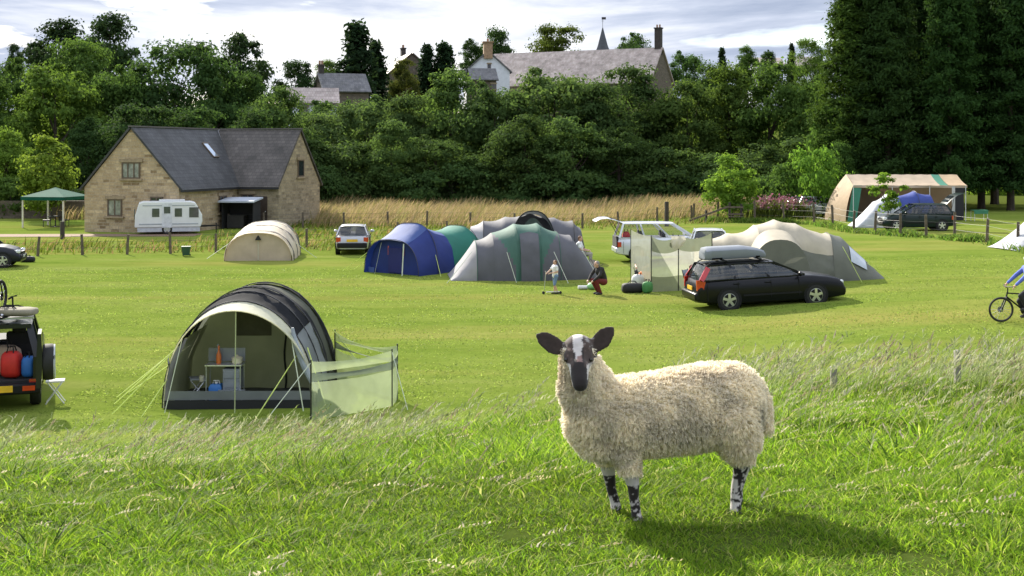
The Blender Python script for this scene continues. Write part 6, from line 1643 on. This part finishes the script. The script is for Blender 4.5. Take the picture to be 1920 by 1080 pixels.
# ears
for a, b, tw in (((-.480, -.195, .758), (-.616, -.185, .842), 1), ((-.370, -.195, .764), (-.262, -.18, .872), -1)):
    a = Vector(a); b = Vector(b); d = (b - a).normalized(); L = (b - a).length; nrm = Vector((0, -1, .25)); nrm = (nrm - d * nrm.dot(d)).normalized(); e = d.cross(nrm)
    rings = []
    for f, w_ in ((-.15, .016), (.0, .021), (.2, .036), (.45, .046), (.7, .041), (.9, .024), (1.0, .006)):
        c = a + d * (L * f); rings.append([c + e * (math.cos(q) * w_) + nrm * (math.sin(q) * .0095 - .012 * (1 - math.cos(q) ** 2) * 0 + .010 * math.cos(q) ** 2) for q in [2 * PI * k / 12 for k in range(12)]])
    m.loft(rings)
m.v = [(v[0], v[1], v[2] + .034) for v in m.v]; m_body.add(m.v, m.f); m = m_body
def leg(pts): 
    for (a, ra), (b, rb) in zip(pts[:-1], pts[1:]): m.cap2(a, b, ra, rb, 12)
leg([((-.235, -.145, .42), .085), ((-.190, -.165, .275), .050), ((-.172, -.160, .185), .030), ((-.168, -.155, .125), .0235), ((-.158, -.160, .055), .024), ((-.153, -.172, .022), .027)])
leg([((-.275, .0, .42), .08), ((-.285, .02, .275), .046), ((-.268, .02, .185), .030), ((-.258, .025, .12), .0235), ((-.240, .02, .055), .024), ((-.235, .008, .022), .027)])
leg([((.33, .02, .46), .130), ((.345, -.01, .355), .098), ((.375, .0, .26), .050), ((.362, .01, .19), .036), ((.345, .01, .12), .030), ((.340, .0, .055), .028), ((.336, -.015, .022), .030)])
leg([((.35, .16, .46), .12), ((.37, .19, .355), .083), ((.40, .21, .26), .045), ((.405, .215, .19), .033), ((.39, .21, .12), .028), ((.385, .20, .055), .027), ((.382, .185, .022), .029)])
m.cap2((.30, -.04, .46), (.36, .0, .38), .115, .10, 14)
# tail
m.cap2((.462, .12, .60), (.500, .10, .51), .032, .030, 10); m.cap2((.500, .10, .51), (.512, .085, .39), .030, .024, 10)
m.v = [(v[0] * .955 if v[0] > 0 else v[0], v[1], v[2]) for v in m.v]
bme = blob(m, .0075, 5, .45)
NZ3 = lambda co, s, seed: vnoise(co[:, 0] + co[:, 1] * .7, co[:, 2] + co[:, 1] * .3, s, seed)
WOOL = np.array([.95, .87, .70])
def region(co):
    x, y, z = co[:, 0], co[:, 1], co[:, 2]
    zb_ = z; z = np.where((x < -.2) & (z > .5), z - .034, z)
    head = (x < -.33) & (z > .60) & (y < -.228 - .55 * np.clip(.745 - z, 0, .3))
    ears = ((x < -.497) & (z > .72)) | ((x > -.356) & (x < -.2) & (z > .74))
    poll = (x < -.3) & (z > .782)
    lower = (z < .235) & (x < -.05) | (z < .245) & (x > .25)
    return head, ears, poll, lower
def sheepcol(co):
    x, y, z = co[:, 0], co[:, 1], co[:, 2]
    z = np.where((x < -.2) & (z > .5), z - .034, z)
    c = np.tile(WOOL, (len(co), 1)) * (.9 + .2 * NZ3(co, .05, 61))[:, None]
    head, ears, poll, lower = region(co)
    cx = x - HX; n = NZ3(co, .016, 62) * .5 + NZ3(co, .007, 63) * .5
    blk = np.array([.020, .016, .015]); wht = np.array([.50, .46, .43]); brn = np.array([.055, .038, .032])
    hc = np.tile(blk, (len(co), 1))
    side = (np.abs(cx) > .024) & (z > .715); hc[side] = np.where((n[side] > .70)[:, None], brn * 2.2, brn)
    blaze = (np.abs(cx + .002) < .022 + .010 * (n - .5) - .30 * np.clip(.790 - z, 0, .1)) & (z > .742 + .01 * n); hc[blaze] = wht * (.85 + .3 * n[blaze])[:, None]
    pink = (np.abs(cx - .004) < .013) & (z > .738) & (z < .760); hc[pink] = np.array([.22, .14, .12])
    cheek = (np.abs(cx) > .036) & (z < .722) & (z > .66); hc[cheek] = wht * 1.15
    top = (z > .790) & (np.abs(cx) > .022 + .010 * n); hc[top] = np.where((n[top] > .66)[:, None], wht * .5, brn * 1.3)
    hm = head | (poll & (y < -.13)); c[hm] = hc[hm]
    c[ears] = brn * .75 * (.7 + .6 * n[ears])[:, None]
    lc = np.where((NZ3(co, .017, 64) * .55 + NZ3(co, .008, 65) * .45 > .50)[:, None], wht, blk)
    frontblk = (x < -.05) & (z < .185) & (z > .075); lc[frontblk] = np.where((n[frontblk] > .60)[:, None], wht * .8, blk); up = (x < -.05) & (z >= .185); lc[up] = wht * (.8 + .3 * n[up])[:, None]
    c[lower] = lc[lower]; hoof = z < .03; c[hoof] = np.array([.04, .035, .03])
    
    return c
co = vcol(bme, sheepcol)
bo = link('body', bme, vmat('sheep_coat', .85, 0, .2, .2), sheep)
for sx in (-1, 1):
    m = MB(); m.ell((HX + sx * .056, -.266, .772), (.009, .010, .010), 10, 8); m.build('eye', M('dark_eye', (.02, .015, .012), .1, spec=1), sheep)
def fleece(me, n):
    me.calc_loop_triangles(); T = np.empty(len(me.loop_triangles) * 3, np.int32); me.loop_triangles.foreach_get('vertices', T); T = T.reshape(-1, 3)
    co = np.empty(len(me.vertices) * 3, np.float32); me.vertices.foreach_get('co', co); co = co.reshape(-1, 3)
    a, b, c = co[T[:, 0]], co[T[:, 1]], co[T[:, 2]]; nr = np.cross(b - a, c - a); ar = np.linalg.norm(nr, axis=1); nr /= ar[:, None] + 1e-12
    i = NR.choice(len(T), n, p=ar / ar.sum()); u = NR.random((n, 2)); f = u.sum(1) > 1; u[f] = 1 - u[f]
    P = a[i] + (b[i] - a[i]) * u[:, :1] + (c[i] - a[i]) * u[:, 1:]; N = nr[i]
    head, ears, poll, lower = region(P)
    k = ~(head | ears | lower | (poll & (P[:, 1] < -.13))) ; P, N = P[k], N[k]; n = len(P)
    # locks: strands of one lock share a bend
    cell = np.floor((P + N * .0) / .017).astype(np.int64); key = (cell[:, 0] * 73856093) ^ (cell[:, 1] * 19349663) ^ (cell[:, 2] * 83492791)
    rr = np.random.default_rng(3).normal(size=(4096, 3)); bend = rr[key % 4096]; ctr = (cell + .5) * .017
    tone = np.random.default_rng(4).random(4096)[key % 4096]
    L = .017 + .009 * NR.random(n)
    L *= np.where(P[:, 0] > .42, .6, 1); L *= np.where((P[:, 0] < -.3) & (P[:, 2] > .66), .6, 1) * np.where(P[:, 2] < .32, .5, 1) * np.where((P[:, 1] < -.19) & (P[:, 0] < -.3) & (P[:, 2] > .56), .55, 1)
    D = N * 1.0 + bend * .34 + NR.normal(size=(n, 3)) * .24 + np.array([0, 0, -.22]); D /= np.linalg.norm(D, axis=1, keepdims=True)
    side = np.cross(D, NR.normal(size=(n, 3))); side /= np.linalg.norm(side, axis=1, keepdims=True) + 1e-9
    V = np.empty((n, 5, 2, 3), np.float32); wv = NR.random(n) * 6.28
    e2 = np.cross(D, side)
    for j in range(5):
        s = j / 4
        pull = (ctr + N * .02 - P) * (.42 * s)
        q = P - N * .003 + D * (L * s)[:, None] + pull + (side * np.cos(wv + s * 5.5)[:, None] + e2 * np.sin(wv + s * 5.5)[:, None]) * (.0042 * s) + np.array([0, 0, -.006]) * s * s
        w_ = .0021 * (1 - .5 * s)
        V[:, j, 0] = q - side * w_; V[:, j, 1] = q + side * w_
    idx = np.arange(n) * 10
    Fc = np.concatenate([np.stack([idx + j * 2, idx + j * 2 + 1, idx + j * 2 + 3, idx + j * 2 + 2], -1) for j in range(4)])
    dirt = vnoise(P[:, 0] + P[:, 1], P[:, 2], .11, 71); back = sstep(.60, .69, P[:, 2]) * sstep(.42, .62, vnoise(P[:, 0], P[:, 1], .06, 72)) * .30
    c = WOOL * (.86 + .22 * tone + .10 * NR.random(n))[:, None] * (1 - .16 * sstep(.5, .8, dirt))[:, None]
    c = c * (1 - back[:, None]) + np.array([.36, .25, .15]) * back[:, None]
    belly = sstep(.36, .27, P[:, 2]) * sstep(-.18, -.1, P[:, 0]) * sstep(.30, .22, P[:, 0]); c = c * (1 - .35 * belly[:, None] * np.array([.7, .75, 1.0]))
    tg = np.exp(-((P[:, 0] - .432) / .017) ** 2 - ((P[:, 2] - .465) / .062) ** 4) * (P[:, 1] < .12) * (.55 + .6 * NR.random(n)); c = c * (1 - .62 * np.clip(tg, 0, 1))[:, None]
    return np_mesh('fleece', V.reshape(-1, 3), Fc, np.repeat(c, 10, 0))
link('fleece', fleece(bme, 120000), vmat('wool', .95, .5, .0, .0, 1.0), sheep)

BLOCK = [(-5.2, 26.8, 1.6, 3.0), (-9.78, 26.2, 1.0, 2.0), (8.0, 40.4, 2.5, 1.1), (0.5, 50.3, 3.4, 2.0), (-4.3, 53.5, 2.2, 2.4), (9.8, 46.6, 4.2, 2.2)]
turf_tufts()
